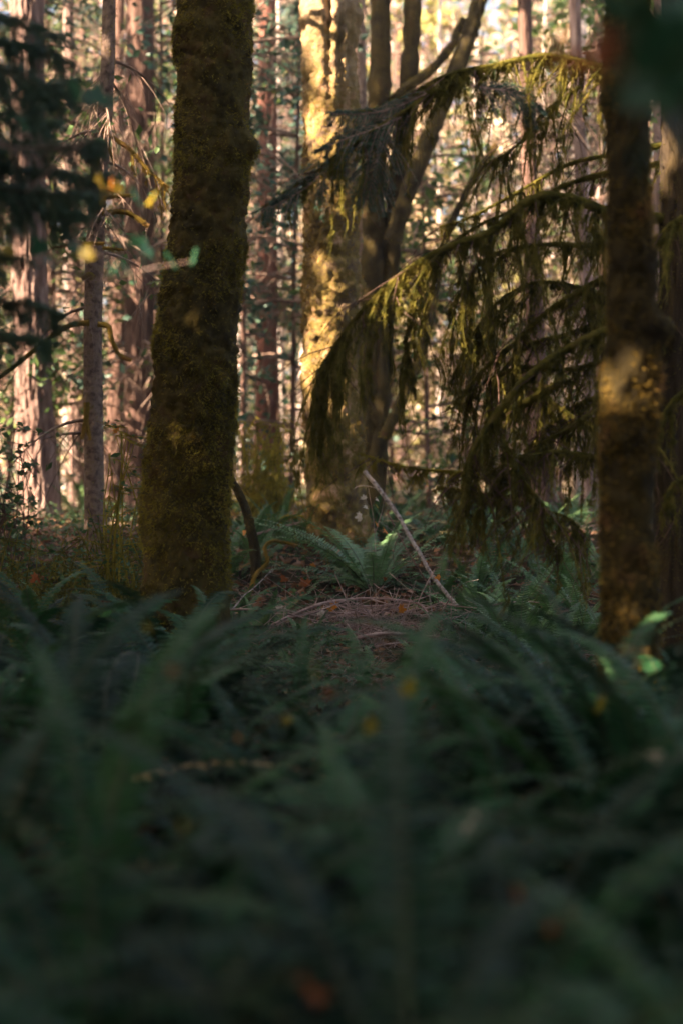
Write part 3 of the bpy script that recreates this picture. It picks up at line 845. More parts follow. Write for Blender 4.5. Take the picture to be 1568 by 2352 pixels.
for q, (xd, d, h, lf, nb) in enumerate([(560, 23, 9, 'needle_bough', 'the thick mossy trunk'), (668, 24, 11, 'needle_bough', 'the sunlit trunk'), (645, 28, 12, 'leaf_green', 'the reddish trunk'), (985, 24, 6.5, 'leaf_green', 'the split maple'), (1065, 27, 9, 'leaf_green', 'the upper mossy branch'), (1150, 27, 5.5, 'leaf_yellow', 'the long mossy branch'),
                                        (1290, 29, 9, 'leaf_sunlit', 'the lit pink trunk'), (15, 25, 10, 'needle_bough', 'the broad fir'), (120, 24, 8, 'leaf_green', 'the rosy trunk'), (205, 29, 12, 'leaf_green', 'the slim spruce'), (372, 25, 11, 'needle_bough', 'the wide brown trunk'), (900, 29, 7, 'leaf_yellow', 'the split maple foot'), (1400, 26, 10, 'leaf_green', 'the soft-focus right trunk'), (1530, 25, 9, 'leaf_pink', 'the dark hemlock')]):
    kind = {'leaf_green': 'green', 'leaf_pink': 'rosy brown', 'leaf_yellow': 'yellow green', 'needle_bough': 'dark needled', 'leaf_sunlit': 'sunlit cream'}[lf]
    bg_tree(float(P(xd, 1000, d)[0]), d, .045, lf, 'small %s understory tree close behind %s' % (kind, nb), 'small trees behind the clearing', 'understory_tree', boughs=34, tw=12, leaves=2600, ls=.17, h=h, zmin=.6, bark='brown_bark')

for xd, d, h, nb in [(1010, 31, 11, 'the split maple'), (1130, 30, 8, 'the end of the long mossy branch'), (1235, 33, 12, 'the pink trunk in the moss'), (1330, 31, 10, 'the lit pink trunk'), (1075, 36, 13, 'the upper mossy branch'), (1290, 37, 13, 'the top right branches'), (680, 36, 9, 'the pale lit trunk'), (130, 34, 12, 'the bright cream strip')]:
    bg_tree(float(P(xd, 1000, d)[0]), d, .09, 'leaf_sunlit', 'tree added with sunlit cream leaf colour behind %s' % nb, 'trees added for a cream sunlit glow behind the moss', 'sunlit_tree', boughs=26, tw=8, leaves=1900, ls=.30, h=h, zmin=.5, bark='pale_bark')  # added to brighten the distance; the sunlight is in the leaf colour
stems('alder_tree', 'pale forked sunlit tree seen through the moss beside the right trunk', 29.0,
      [([(1345, -60), (1330, 200), (1336, 400), (1342, 560), (1348, 840), (1350, 1130)], 20, 26), ([(1398, 330), (1388, 400), (1372, 480), (1344, 570)], 12, 18), ([(1230, 470), (1262, 560), (1300, 650), (1346, 760)], 9, 14)], 'pale_bark', 60)

# the mass of the wood beyond
def far_wood():
    parts = []
    n = 70
    d = rng.uniform(58, 95, n); x = (rng.random(n) * 1.6 - .8) * d * 682 / FPX
    z = np.linspace(-.3, 1, 5)
    C = np.stack([x[:, None] + rng.normal(size=(n, 1)) * z * 1.0, d[:, None] + 0 * z, 26 * z + 0 * x[:, None]], -1)
    parts.append(tubes(C, rng.uniform(.15, .45, (n, 1)) * np.linspace(1, .4, 5), 7) + (3,))
    for mi, m in ((0, 12000), (1, 9000), (2, 16000)):
        d = rng.uniform(58, 95, m); x = (rng.random(m) * 1.6 - .8) * d * 682 / FPX
        zc = 27 * rng.random(m) ** .9 + .6
        c = np.stack([x, d, zc], -1)
        k = fbm(c * np.array([.22, .22, .3]) + mi * 9, 3) > -.02 - .10 * sm(8, 24, zc)
        parts.append(cards(c[k], .7, .3) + (mi,))
    m = 6500
    d = rng.uniform(98, 115, m); x = (rng.random(m) * 1.7 - .85) * d * 682 / FPX
    c = np.stack([x, d, 42 * rng.random(m)], -1)
    k = rng.random(m) < .5
    parts.append(cards(c[k], 1.5, .3, .8) + (2,)); parts.append(cards(c[~k], 1.5, .3, .8) + (0,))
    o = obj('distant_wood', parts, [M['leaf_green'], M['leaf_yellow'], M['leaf_pink'], M['brown_bark']], kind='stuff', smooth=False)
    tag(o, 'hazy mass of sunlit trees far behind all the trunks', 'forest')


far_wood()

# ------------------------------------------------------------------ unseen trees added outside the picture to shade the clearing
rng = np.random.default_rng(5)
SH = 'unseen conifers added to shade the clearing'
for k, (x, y, z0, z1, r, n) in enumerate([(-5.4, 1.5, 2.0, 14, 2.6, 2300), (-5.2, 6.0, 2.2, 15, 2.5, 2500), (-6.6, 10.5, 2.6, 15, 2.6, 2500), (-8.8, 4.0, 3.0, 17, 3.0, 2600), (-10, 8.2, 3.0, 17, 3.2, 2600), (-9.5, 13.2, 3.0, 15, 2.8, 2200),
                                           (-11.5, 0.0, 3.0, 17, 3.2, 2300), (-5.8, -3.2, 2.2, 14, 2.8, 2000), (-13.5, 5.5, 4.0, 18, 3.4, 2300), (-14, 10.5, 4.0, 18, 3.2, 2200), (-10, -5.0, 3.0, 16, 3.4, 2000),
                                           (1.2, -3.6, 2.6, 14, 3.0, 2000), (-2.2, -5.5, 2.6, 14, 3.0, 2000), (5.0, -2.0, 2.6, 14, 3.0, 1800), (5.6, 3.5, 2.6, 14, 2.8, 1900), (-9.5, 17.0, 4.5, 21, 3.4, 2800), (3.6, -0.4, 3.0, 12, 2.6, 800), (3.2, 1.0, 1.6, 9, 1.5, 900), (-4.3, -0.9, 2.0, 12, 2.3, 2300), (-7.6, -0.6, 3.0, 15, 2.8, 2000), (4.6, 5.6, 4.5, 13, 2.2, 1000), (-10.8, 21.5, 3.5, 17, 3.0, 1300)]):
    b = np.array([x, y, float(gz(x, y))])
    t = thing('shade_conifer', 'tall unseen conifer added beside the clearing to shade it', 'tree', b, SH)
    z = np.linspace(b[2] - .3, z1, 12)
    C = np.stack([np.full(12, x), np.full(12, y), z], -1)
    obj('trunk', [tubes(C, np.linspace(.24, .04, 12), 12)], M['brown_bark'], t, origin=b)
    c = crown_cards(x, y, z0, z1, r, int(n * (2.3 if y < 3 else 1.7)), .5)
    obj('crown', [cards(c, .6, .5)], M['needle'], t, smooth=False, origin=b)

# ------------------------------------------------------------------ sword ferns
def frond_mesh(name, a0, a1, pairs, wmax, mt, sway=0.0, power=1.25, jag=.12, gap=.36, twist=.35):
    K = 26
    s = np.linspace(0, 1, K)
    an = a0 + (a1 - a0) * s ** power
    ds = 1.0 / (K - 1)
    x = np.r_[0, np.cumsum(np.cos(an[:-1]) * ds)]; z = np.r_[0, np.cumsum(np.sin(an[:-1]) * ds)]
    C = np.stack([x, sway * s ** 2, z], -1)
    parts = [tubes(C, np.linspace(.0055, .0012, K), 5) + (1,)]
    si = np.linspace(.10, .985, pairs)
    T = nrm(np.gradient(C, axis=0))
    f = lambda A: np.stack([np.interp(si, s, A[:, k]) for k in range(3)], -1)
    p, t = f(C), nrm(f(T))
    Y = np.array([0, 1.0, 0]); side = nrm(Y - t * (t @ Y)[:, None]); N = np.cross(t, side)
    env = np.clip((si - .04) / .22, 0.05, 1) ** .7 * np.clip((1 - si) / .62, 0, 1) ** .62
    for sg in (1, -1):
        w = wmax * env * rng.uniform(1 - jag, 1 + jag, pairs)
        fw = .16 + .5 * si ** 3
        D = nrm(sg * side + t * (fw + rng.normal(size=pairs) * .05)[:, None] + N * rng.normal(size=(pairs, 1)) * .10)
        hw = (gap / pairs) * (.8 + .3 * env)
        dr = N * (-.16 * w)[:, None]
        tw = rng.normal(size=(pairs, 1)) * twist * .5 + twist * .6
        t0 = t
        t = nrm(t * np.cos(tw) + N * np.sin(tw))
        a, b = p - t * hw[:, None], p + t * hw[:, None]
        m = p + D * (w * .6)[:, None] + dr * .35
        V = np.stack([a, b, m + t * (hw * .75)[:, None], m - t * (hw * .75)[:, None], p + D * w[:, None] + dr + t * (hw * .5)[:, None]], 1).reshape(-1, 3)
        t = t0
        i = np.arange(pairs)[:, None] * 5
        parts.append((V, i + np.array([[0, 1, 2, 3]]), 0)); parts.append((V, i + np.array([[3, 2, 4]]), 0))
    return make_mesh(name, parts, [M[mt], M['rachis']], smooth=False)


R_ = math.radians
rng = np.random.default_rng(23)
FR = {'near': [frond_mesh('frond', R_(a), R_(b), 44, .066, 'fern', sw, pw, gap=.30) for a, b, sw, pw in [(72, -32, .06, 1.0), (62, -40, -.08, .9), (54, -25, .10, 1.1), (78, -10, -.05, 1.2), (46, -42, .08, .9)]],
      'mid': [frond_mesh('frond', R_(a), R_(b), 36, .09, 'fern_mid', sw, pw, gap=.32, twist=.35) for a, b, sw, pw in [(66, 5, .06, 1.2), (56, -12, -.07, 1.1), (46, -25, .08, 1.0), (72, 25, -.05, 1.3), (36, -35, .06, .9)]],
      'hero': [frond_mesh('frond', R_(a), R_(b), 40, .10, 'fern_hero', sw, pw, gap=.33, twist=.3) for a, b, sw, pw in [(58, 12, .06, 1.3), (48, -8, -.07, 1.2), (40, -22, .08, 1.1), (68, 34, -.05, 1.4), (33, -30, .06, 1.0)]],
      'dry': [frond_mesh('frond', R_(a), R_(b), 30, .075, 'fern_dry', sw, 1.0) for a, b, sw in [(35, -50, .1), (50, -60, -.1)]]}


def fern(x, y, size, n, label, group, kind='near', dry=0.0, z=None, name='sword_fern', az=None):
    b = (x, y, float(gz(x, y)) - .02 if z is None else z)
    t = thing(name, label, 'fern', b, group)
    ph = rng.random() * 6.28
    for k in range(n):
        dk = rng.random() < dry
        me = FR['dry' if dk else kind][int(rng.integers(0, 2 if dk else 5))]
        o = bpy.data.objects.new('frond', me)
        COL.objects.link(o); o.parent = t
        a_ = ph + 2.39996 * k + rng.normal() * .15 if az is None else az[k]
        s = size * rng.uniform(.72, 1.18)
        o.rotation_euler = (rng.normal() * .12, rng.normal() * .13, a_)
        o.scale = (s, s * rng.uniform(.9, 1.2), s)
        o.location = (.03 * math.cos(a_), .03 * math.sin(a_), 0)
    return t


def where(x, y):
    c = ['near the left edge', 'left of centre', 'in the middle', 'right of centre', 'near the right edge'][int(np.clip(x / 1568 * 5, 0, 4))]
    r = 'at the bottom' if y > 2200 else ('in the lower quarter' if y > 1950 else ('halfway down' if y > 1750 else ('in the upper foreground' if y > 1580 else 'along the foreground top')))
    return '%s %s' % (r, c)


# hero fern under the sunlit trunk
hx, hy, hz_ = P(855, 1385, 15.6)
az = [2.9, 3.25, 2.55, 2.2, 1.75, 1.3, .75, .35, .05, -.3, 3.6, 4.1, 5.2, 4.7, 1.0, 2.0, -.6, .2, 2.75, 3.0, 3.4, 2.4, .55, .9, -.15, 1.55, 3.75, 2.15]
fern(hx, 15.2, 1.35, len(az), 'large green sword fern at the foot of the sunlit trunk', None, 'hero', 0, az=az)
# ferns around it
mids = [(1090, 1400, 14.6, .9, 'fern right of the leaning pale pole, lying over the ground'), (1180, 1400, 14.2, 1.0, 'fern with sun-touched arching fronds on the right slope'), (1240, 1340, 15.4, 1.0, 'fern below the brown leaning trunk'),
        (1010, 1300, 16.6, 1.0, 'fern right of the sunlit trunk behind the leaning pale pole'), (1120, 1270, 17.4, 1.0, 'fern on the bank under the hanging moss'), (590, 1330, 15.8, .7, 'small fern beside the mossy arched stem'),
        (1330, 1390, 15.0, .9, 'fern at the left foot of the soft-focus right trunk'), (640, 1210, 17.8, .9, 'fern behind the mossy sapling between the two big trunks'), (700, 1470, 12.6, .55, 'small low fern in front of the brush pile'),
        (560, 1425, 13.2, .55, 'small pale fern beside the thick mossy trunk foot'), (790, 1470, 12.9, .45, 'tiny fern under the arched stick'), (1060, 1480, 12.8, .8, 'fern at the right end of the brush pile'), (1200, 1490, 12.4, .85, 'fern in the shade below the sun-touched fern'),
        (980, 1545, 11.6, .6, 'low fern in front of the brush pile on the right'), (860, 1560, 11.2, .6, 'low fern in front of the brush pile in the middle'), (680, 1560, 11.0, .55, 'low fern in front of the brush pile on the left'), (1300, 1500, 12.8, .9, 'fern left of the soft-focus trunk foot')]
for x, y, d, s, lb in mids:
    w = P(x, y, d)
    fern(w[0], d, s * rng.uniform(.9, 1.05), int(rng.integers(11, 16)), lb, 'ferns around the brush pile', 'mid', .08)
for xs, d, sz, lb in [(60, 11.2, .9, 'fern among the mossy shrubs at the left edge'), (165, 11.6, .9, 'fern among the mossy shrubs under the rosy trunk'), (265, 11.3, .9, 'fern among the mossy shrubs beside the thick trunk'), (1075, 13.6, .9, 'fern touching the lower end of the pale leaning pole'), (1130, 15.2, 1.0, 'fern above the sun-touched fern on the right slope'), (1215, 13.2, .95, 'fern under the lowest hanging moss'), (1275, 14.4, 1.0, 'fern between the hanging moss and the right trunk'), (1330, 13.0, .95, 'fern showing left of the right trunk'), (1010, 14.6, .8, 'fern behind the middle of the pale leaning pole'), (1165, 12.2, .8, 'fern in front of the right slope'), (545, 14.2, .75, 'fern right beside the thick trunk, below the sapling'), (600, 13.4, .6, 'small fern left of the arched stick'), (575, 16.4, .9, 'fern behind the mossy sapling'), (650, 16.8, .8, 'fern left of the foot of the sunlit trunk'), (1095, 16.6, 1.0, 'fern on the bank top right of the pole')]:
    fern(float(P(xs, 1300, d)[0]), d, sz, 13, lb, 'ferns on the slopes of the clearing', 'mid', .08)
NEARBY = [('the thick mossy trunk', 430), ('the arched mossy stem', 620), ('the sunlit trunk', 770), ('the pale leaning pole', 950), ('the sun-touched fern', 1150), ('the brown leaning trunk', 1280), ('the soft-focus right trunk', 1440)]
for k in range(62):
    xs = rng.uniform(500, 1420); d = rng.uniform(11.4, 18.4)
    if (620 < xs < 1080 and 12.2 < d < 14.0) or (620 < xs < 1060 and d < 16.6):
        continue
    w = P(xs, 1300, d)
    nb = min(NEARBY, key=lambda q: abs(q[1] - xs))[0]
    fern(w[0], d, rng.uniform(.5, .95), int(rng.integers(8, 13)), 'understory fern %s %s' % ('in front of' if d < 14.5 else 'on the bank behind', nb), 'understory ferns round the clearing', 'mid', .10)
for k in range(34):
    d = rng.uniform(18, 34); x = (rng.random() * 1.1 - .55) * d * 682 / FPX
    xs, ys = project(np.array([x, d, .9]))
    side = 'left of the thick mossy trunk' if xs < 480 else ('between the two big trunks' if xs < 770 else 'right of the sunlit trunk')
    fern(x, d, rng.uniform(.7, 1.1), 9, 'blurred fern on the far sunny floor, %s' % side, 'blurred ferns on the far forest floor', 'mid', .12)
# dark foreground
FG = 'dark ferns of the foreground'
rows = [(1.8, 3, .0), (2.35, 3, .3), (2.9, 4, .1), (3.5, 5, .4), (4.2, 5, .0), (5.0, 7, .2), (5.9, 7, .4), (6.8, 8, .1), (7.8, 8, .3), (8.9, 9, .0), (10.0, 9, .25)]
for d, n, ph in rows:
    hw = d * 341 / FPX + .35
    for k in range(n):
        x = -hw + 2 * hw * (k + .5 + .35 * rng.uniform(-1, 1)) / n
        y = d + rng.uniform(-.3, .3)
        xs, _ = project(np.array([x, y, .8])); xs = float(xs)
        yt = float(np.interp(xs, [0, 300, 520, 600, 1040, 1150, 1568], [1410, 1400, 1460, 1525, 1530, 1460, 1430])) + rng.uniform(-10, 90)
        zt = P(xs, yt, y)[2]
        g = float(gz(x, y))
        size = float(np.clip((zt - g) / .58, .34, 1.6))
        if d < 4.5:
            size = max(size, 1.05)
        _, yb = project(np.array([x, y, g + size * .4]))
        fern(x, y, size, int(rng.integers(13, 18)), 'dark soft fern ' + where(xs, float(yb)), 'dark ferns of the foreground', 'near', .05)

for xs, d, yt, lb in [(300, 9.7, 1370, 'dark fern against the left foot of the thick trunk'), (390, 9.4, 1365, 'dark fern hiding the thick trunk foot from the front'), (470, 9.6, 1380, 'dark fern under the right half of the thick trunk'), (535, 10.0, 1420, 'dark fern just right of the thick trunk foot'), (345, 8.5, 1420, 'dark fern in front of the thick trunk, slightly left'), (455, 8.3, 1440, 'dark fern in front of the thick trunk, slightly right'),
                      (215, 9.8, 1365, 'dark fern under the slim spruce'), (120, 9.7, 1350, 'dark fern under the rosy trunk'), (25, 9.6, 1345, 'dark fern under the broad fir at the left edge'), (160, 8.7, 1420, 'dark fern in front of the left shrubs'),
                      (1400, 6.3, 1420, 'dark fern hiding the right trunk foot, left side'), (1455, 6.1, 1430, 'dark fern hiding the right trunk foot, middle'), (1520, 6.4, 1420, 'dark fern between the two right trunks'), (1345, 6.9, 1440, 'dark fern left of the right trunk foot'), (1285, 7.6, 1450, 'dark fern two steps left of the right trunk foot'), (1440, 5.2, 1500, 'dark fern nearest in front of the right trunk')]:
    w = P(xs, yt, d); g = float(gz(w[0], d))
    fern(w[0], d, float(np.clip((w[2] - g) / .56, .6, 1.75)), 16, lb, FG, 'near', .04)

# ------------------------------------------------------------------ forest-floor litter and ground cover
def floor_cover():
    n = 16000
    y = 6 + 18 * rng.random(n); x = (rng.random(n) * 1.3 - .65) * y * 682 / FPX
    c = np.stack([x, y, gz(x, y) + .01 + .05 * rng.random(n)], -1)
    o = obj('leaf_litter', [cards(c, .11, .8, .75)], M['litter'], kind='stuff', smooth=False)
    tag(o, 'brown fallen leaves scattered over the forest floor', 'leaf litter')
    n = 2600
    y = 10 + 9 * rng.random(n); x = (rng.random(n) * 1.2 - .6) * y * 682 / FPX
    p = np.stack([x, y, gz(x, y) + .02], -1)
    dr = nrm(unit(n) * np.array([1, 1, .35])); dr[:, 2] = np.abs(dr[:, 2])
    L = rng.uniform(.08, .5, n)
    q = np.linspace(0, 1, 4)
    C = p[:, None] + dr[:, None] * (L[:, None] * q)[..., None]
    C[:, :, 2] += .04
    o = obj('twig_litter', [tubes(C, np.linspace(.004, .0015, 4)[None].repeat(n, 0), 3)], M['twig'], kind='stuff')
    tag(o, 'thin dead twigs strewn over the forest floor', 'twigs')
    n = 22000
    y = 8 + 14 * rng.random(n); x = (rng.random(n) * 1.2 - .6) * y * 682 / FPX
    c = np.stack([x, y, gz(x, y) + .03 + .25 * rng.random(n) ** 2], -1)
    k = fbm(c * 1.3, 2) > -.03
    o = obj('ground_cover', [cards(c[k], .065, .7, .55)], M['shrub_leaf'], kind='stuff', smooth=False)
    tag(o, 'low green leaves covering the ground between the ferns', 'ground cover')


floor_cover()

# ------------------------------------------------------------------ sticks
rng = np.random.default_rng(31)
def stick(name, label, path, w0, w1, mt, cat='branch', side=0, K=40, fz=0):
    path = np.array(path, float)
    C = spline(P(path[:, 0], path[:, 1], path[:, 2]), K)
    d = path[:, 2].mean()
    R = np.linspace(px_r(w0, d), px_r(w1, d), K) * (1 + .3 * fbm(C * 30, 2))
    C = C + .012 * np.stack([fbm(C * 6, 2), fbm(C * 6 + 5, 2), fbm(C * 6 + 9, 2)], -1)
    b = C[0]
    parts = [tubes(C, R, 8)]
    if side:
        i = rng.integers(3, K - 3, side)
        T = nrm(C[i + 1] - C[i]); dr = nrm(T * .8 + unit(side) * .9)
        L = rng.uniform(.1, .45, side); q = np.linspace(0, 1, 5)
        S = C[i][:, None] + dr[:, None] * (L[:, None] * q)[..., None] + unit(side)[:, None] * (.06 * np.sin(q * 3))[None, :, None]
        parts.append(tubes(S, np.linspace(.005, .0015, 5)[None].repeat(side, 0), 4))
    o = obj(name, parts, M[mt], origin=b)
    if fz:
        obj('moss', [curve_fuzz(C, R, fz, .02, .006)], M['moss_gold'], o, kind='stuff', smooth=False, origin=b)
    return tag(o, label, cat)


stick('leaning_pole', 'slender pale birch pole leaning from the sunlit trunk down to the right', [(838, 1085, 16.0), (900, 1165, 15.4), (950, 1250, 14.8), (1000, 1335, 14.2), (1048, 1392, 13.7), (1062, 1412, 13.5)], 11, 9, 'birch', side=5)
stick('leaning_pole', 'thin dark stick running just below the pale leaning pole', [(890, 1180, 15.3), (940, 1275, 14.7), (985, 1345, 14.2), (1010, 1390, 13.9)], 4, 3, 'brown_bark', side=4)
stick('hanging_twig', 'crooked thin twig hanging from the middle of the pale pole', [(985, 1335, 14.2), (986, 1370, 14.15), (992, 1410, 14.1)], 5, 3, 'birch')
stick('fallen_branch', 'long arched brown stick over the brush pile', [(618, 1442, 13.0), (680, 1410, 13.2), (740, 1388, 13.3), (800, 1378, 13.4), (870, 1376, 13.4), (940, 1384, 13.3), (975, 1400, 13.2), (1000, 1470, 13.0)], 8, 4, 'twig', side=10)
stick('fallen_branch', 'thin straight stick lying left of the arched stick', [(528, 1402, 13.4), (610, 1401, 13.4), (700, 1410, 13.3), (740, 1418, 13.3)], 5, 3, 'twig', side=5)
stick('fallen_branch', 'bowed thin stick under the left half of the arched stick', [(667, 1459, 12.9), (730, 1432, 13.0), (790, 1414, 13.1), (883, 1402, 13.2)], 6, 3, 'twig', side=8)
stick('fallen_branch', 'straight thin stick slanting up to the right below the arched stick', [(733, 1474, 12.9), (800, 1440, 13.0), (860, 1415, 13.1), (890, 1396, 13.2)], 5, 3, 'twig', side=6)
stick('fallen_branch', 'thick pinkish stick lying along the bottom of the brush pile', [(800, 1474, 12.8), (846, 1461, 12.8), (901, 1456, 12.8), (970, 1462, 12.8), (1042, 1472, 12.8)], 10, 6, 'twig', side=6)
stick('fallen_branch', 'thin stick curving down right from the top of the arch', [(850, 1377, 13.4), (895, 1392, 13.2), (935, 1420, 13.1), (968, 1455, 13.0)], 4, 3, 'twig', side=8)
stick('fallen_branch', 'lowest thin stick in front of the brush pile', [(840, 1492, 12.6), (900, 1480, 12.6), (960, 1478, 12.6), (1010, 1490, 12.6)], 4, 3, 'twig', side=6)
stick('fallen_branch', 'slanting thin stick at the left foot of the thick trunk gap', [(535, 1400, 13.5), (560, 1370, 13.7), (590, 1345, 13.9), (625, 1310, 14.1)], 4, 2, 'birch', side=4)
stick('fallen_branch', 'dark stick crossing behind the fern between the two big trunks', [(560, 1235, 16.2), (620, 1220, 16.2), (690, 1200, 16.2)], 6, 4, 'twig', side=5)
stick('bent_sapling', 'moss covered stem bent over in an arch left of the large fern', [(572, 1370, 14.6), (588, 1322, 14.7), (614, 1292, 14.8), (608, 1258, 14.8), (630, 1244, 14.8), (682, 1254, 14.8)], 9, 7, 'moss_gold', 'sapling', fz=900)
stick('mossy_sapling', 'crooked mossy sapling beside the right edge of the thick trunk', [(520, 1060, 15.0), (530, 1100, 15.0), (548, 1132, 15.0), (568, 1180, 15.0), (586, 1270, 15.0), (590, 1330, 15.0)], 16, 28, 'moss_dark', 'sapling', fz=1200)
stick('bent_sapling', 'short mossy stub leaning on the foot of the sunlit trunk', [(640, 1210, 16.2), (655, 1190, 16.2), (700, 1188, 16.2)], 10, 7, 'moss', 'sapling', fz=400)
# the fine tangle of the brush pile
def tangle():
    n = 200
    c = P(rng.normal(870, 100, n), rng.normal(1432, 28, n), rng.uniform(12.8, 13.5, n))
    dr = nrm(unit(n) * np.array([1, .6, .55]) + np.array([.3, 0, .1]))
    L = .15 + .9 * rng.random(n) ** 2; q = np.linspace(-.5, .5, 6)
    C = c[:, None] + dr[:, None] * (L[:, None] * q)[..., None] + unit(n)[:, None] * (.25 * L[:, None] * q ** 2)[..., None]
    C[:, :, 2] = np.maximum(C[:, :, 2], gz(C[:, :, 0], C[:, :, 1]) + .01)
    o = obj('brush_pile', [tubes(C, np.linspace(1, .3, 6)[None] * (.003 + .007 * rng.random((n, 1)) ** 2), 5)], M['twig'], kind='stuff')
    tag(o, 'tangle of fine dead twigs heaped under the arched stick', 'brush')


tangle()

# ------------------------------------------------------------------ shrubs
def shrub(name, label, x0, x1, ytop, d, n, hgt, leafn, mt='moss', cat='shrub', droop=.0, lf='shrub_leaf', lsz=.05, fz=22, w=.010, ybase=None):
    xc = P((x0 + x1) / 2, ytop, d)[0]
    b = np.array([xc, d, float(gz(xc, d))])
    t = thing(name, label, cat, b)
    hw = (x1 - x0) / 2 * DS / FPX * d
    zt = P(0, ytop, d)[2]
    K = 9; q = np.linspace(0, 1, K)
    rt = b + np.stack([rng.normal(size=n) * hw * .45, rng.normal(size=n) * .3, 0 * np.zeros(n)], -1)
    tip = np.stack([xc + rng.uniform(-1, 1, n) * hw, d + rng.normal(size=n) * .5, b[2] + (zt - b[2]) * rng.uniform(.35, 1, n)], -1)
    C = rt[:, None] + (tip - rt)[:, None] * q[None, :, None] + unit(n)[:, None] * (.16 * np.sin(q * 3.2))[None, :, None] + .10 * np.stack([fbm(np.stack([q * 3 + k, q * 0, q * 0 + 3], -1), 2)[:, None] * unit(1) for k in range(n)])
    C[:, :, 2] -= droop * (q ** 3)[None] * (zt - b[2])
    m = n * 7
    ii = rng.integers(0, n, m); jj = rng.integers(2, K, m)
    p = C[ii, jj]; dr = nrm(unit(m) * np.array([1, 1, .6]) + np.array([0, 0, -droop]))
    L = rng.uniform(.12, .45, m); q6 = np.linspace(0, 1, 6)
    S = p[:, None] + dr[:, None] * (L[:, None] * q6)[..., None]
    S[:, :, 2] -= (.1 + droop) * L[:, None] * q6 ** 2
    st = obj('stems', [tubes(C, np.linspace(w, w * .4, K)[None].repeat(n, 0), 5), tubes(S, np.linspace(w * .5, .0015, 6)[None].repeat(m, 0), 4)], M[mt], t, kind='stuff', origin=b)
    k = m * fz
    i2 = rng.integers(0, m, k); j2 = rng.integers(0, 5, k); a = rng.random((k, 1))
    pp = S[i2, j2] * (1 - a) + S[i2, j2 + 1] * a
    bl = blades(pp, nrm(unit(k) + np.array([0, 0, -.8])), .03 * rng.uniform(.4, 1.8, k), .007)
    obj('moss', [bl], M[mt], st, kind='stuff', smooth=False, origin=b)
    if leafn:
        i2 = rng.integers(0, m, leafn); j2 = rng.integers(2, 6, leafn)
        obj('leaves', [cards(S[i2, j2] + rng.normal(size=(leafn, 3)) * .02, lsz, .6, .6)], M[lf], t, kind='stuff', smooth=False, origin=b)
    return t


shrub('mossy_shrub', 'tangled mossy shrub at the left edge under the broad fir', -60, 160, 1165, 12.6, 44, 1, 900, 'hang_moss', droop=.10)
shrub('mossy_shrub', 'tangled mossy shrub between the slim spruce and the thick trunk', 130, 340, 1130, 12.2, 44, 1, 900, 'hang_moss', droop=.10)
shrub('huckleberry_bush', 'sparse green-leaved bush against the left side of the thick trunk', 230, 345, 950, 11.8, 16, 1, 420, 'moss', lsz=.05, fz=10)
shrub('mossy_shrub', 'low dark mossy bush filling the corner left of the thick trunk foot', 0, 330, 1260, 11.0, 60, 1, 900, 'hang_moss', droop=.12)
shrub('drooping_shrub', 'golden drooping mossy twigs between the thick trunk and the sunlit trunk', 535, 665, 880, 18.6, 60, 1, 60, 'moss', droop=.22, w=.012)
shrub('salal_bush', 'dark green bush at the left edge behind the shrubs', -60, 40, 980, 15.0, 26, 1, 900, 'brown_bark', lsz=.09, fz=1)

# ------------------------------------------------------------------ dark conifer boughs reaching in from the left
cb = np.array([-3.5, 6.9, float(gz(-3.5, 6.9))])
ct_ = thing('cedar_tree', 'dark out-of-focus conifer whose boughs reach in at the left edge', 'tree', cb)
zz = np.linspace(cb[2] - .2, 9, 10)
obj('trunk', [tubes(np.stack([np.full(10, cb[0]), np.full(10, cb[1]), zz], -1), np.linspace(.16, .05, 10), 12)], M['dark_bark'], ct_, origin=cb)
for pts, n, ln in [([(-420, 60), (-150, 90), (40, 110), (160, 150)], 60, .30), ([(-420, 140), (-150, 190), (40, 210), (180, 190)], 60, .28), ([(-420, 240), (-150, 290), (60, 340), (240, 330)], 64, .26), ([(-420, 320), (-150, 370), (60, 400), (250, 410)], 64, .30),
                   ([(-420, 420), (-150, 440), (40, 470), (170, 500)], 60, .30), ([(-420, 620), (-150, 680), (40, 700), (150, 730)], 56, .24), ([(-420, 700), (-150, 760), (10, 780), (110, 790)], 56, .26), ([(-420, 190), (-150, 240), (0, 270), (120, 290)], 60, .3), ([(-420, 520), (-200, 560), (-60, 590), (40, 600)], 50, .25), ([(-420, 20), (-150, 30), (20, 50), (130, 90)], 56, .28), ([(-420, 370), (-150, 410), (40, 440), (210, 455)], 60, .28), ([(-420, 110), (-150, 140), (20, 165), (150, 230)], 60, .28)]:
    pts = np.array(pts, float)
    C = spline(np.vstack([P(pts[:, 0], pts[:, 1], 6.7 + rng.uniform(-.3, .3))]), 30)
    obj('bough', spray(C, int(n * 1.7), ln * 1.3, 64, .034, .0085, .55, flat=nrm(np.array([.1, -.75, .65])), lo=.15) + [tubes(C, np.linspace(.014, .003, 30), 6) + (1,)], [M['needle_cedar'], M['rachis']], ct_, smooth=False, origin=cb)

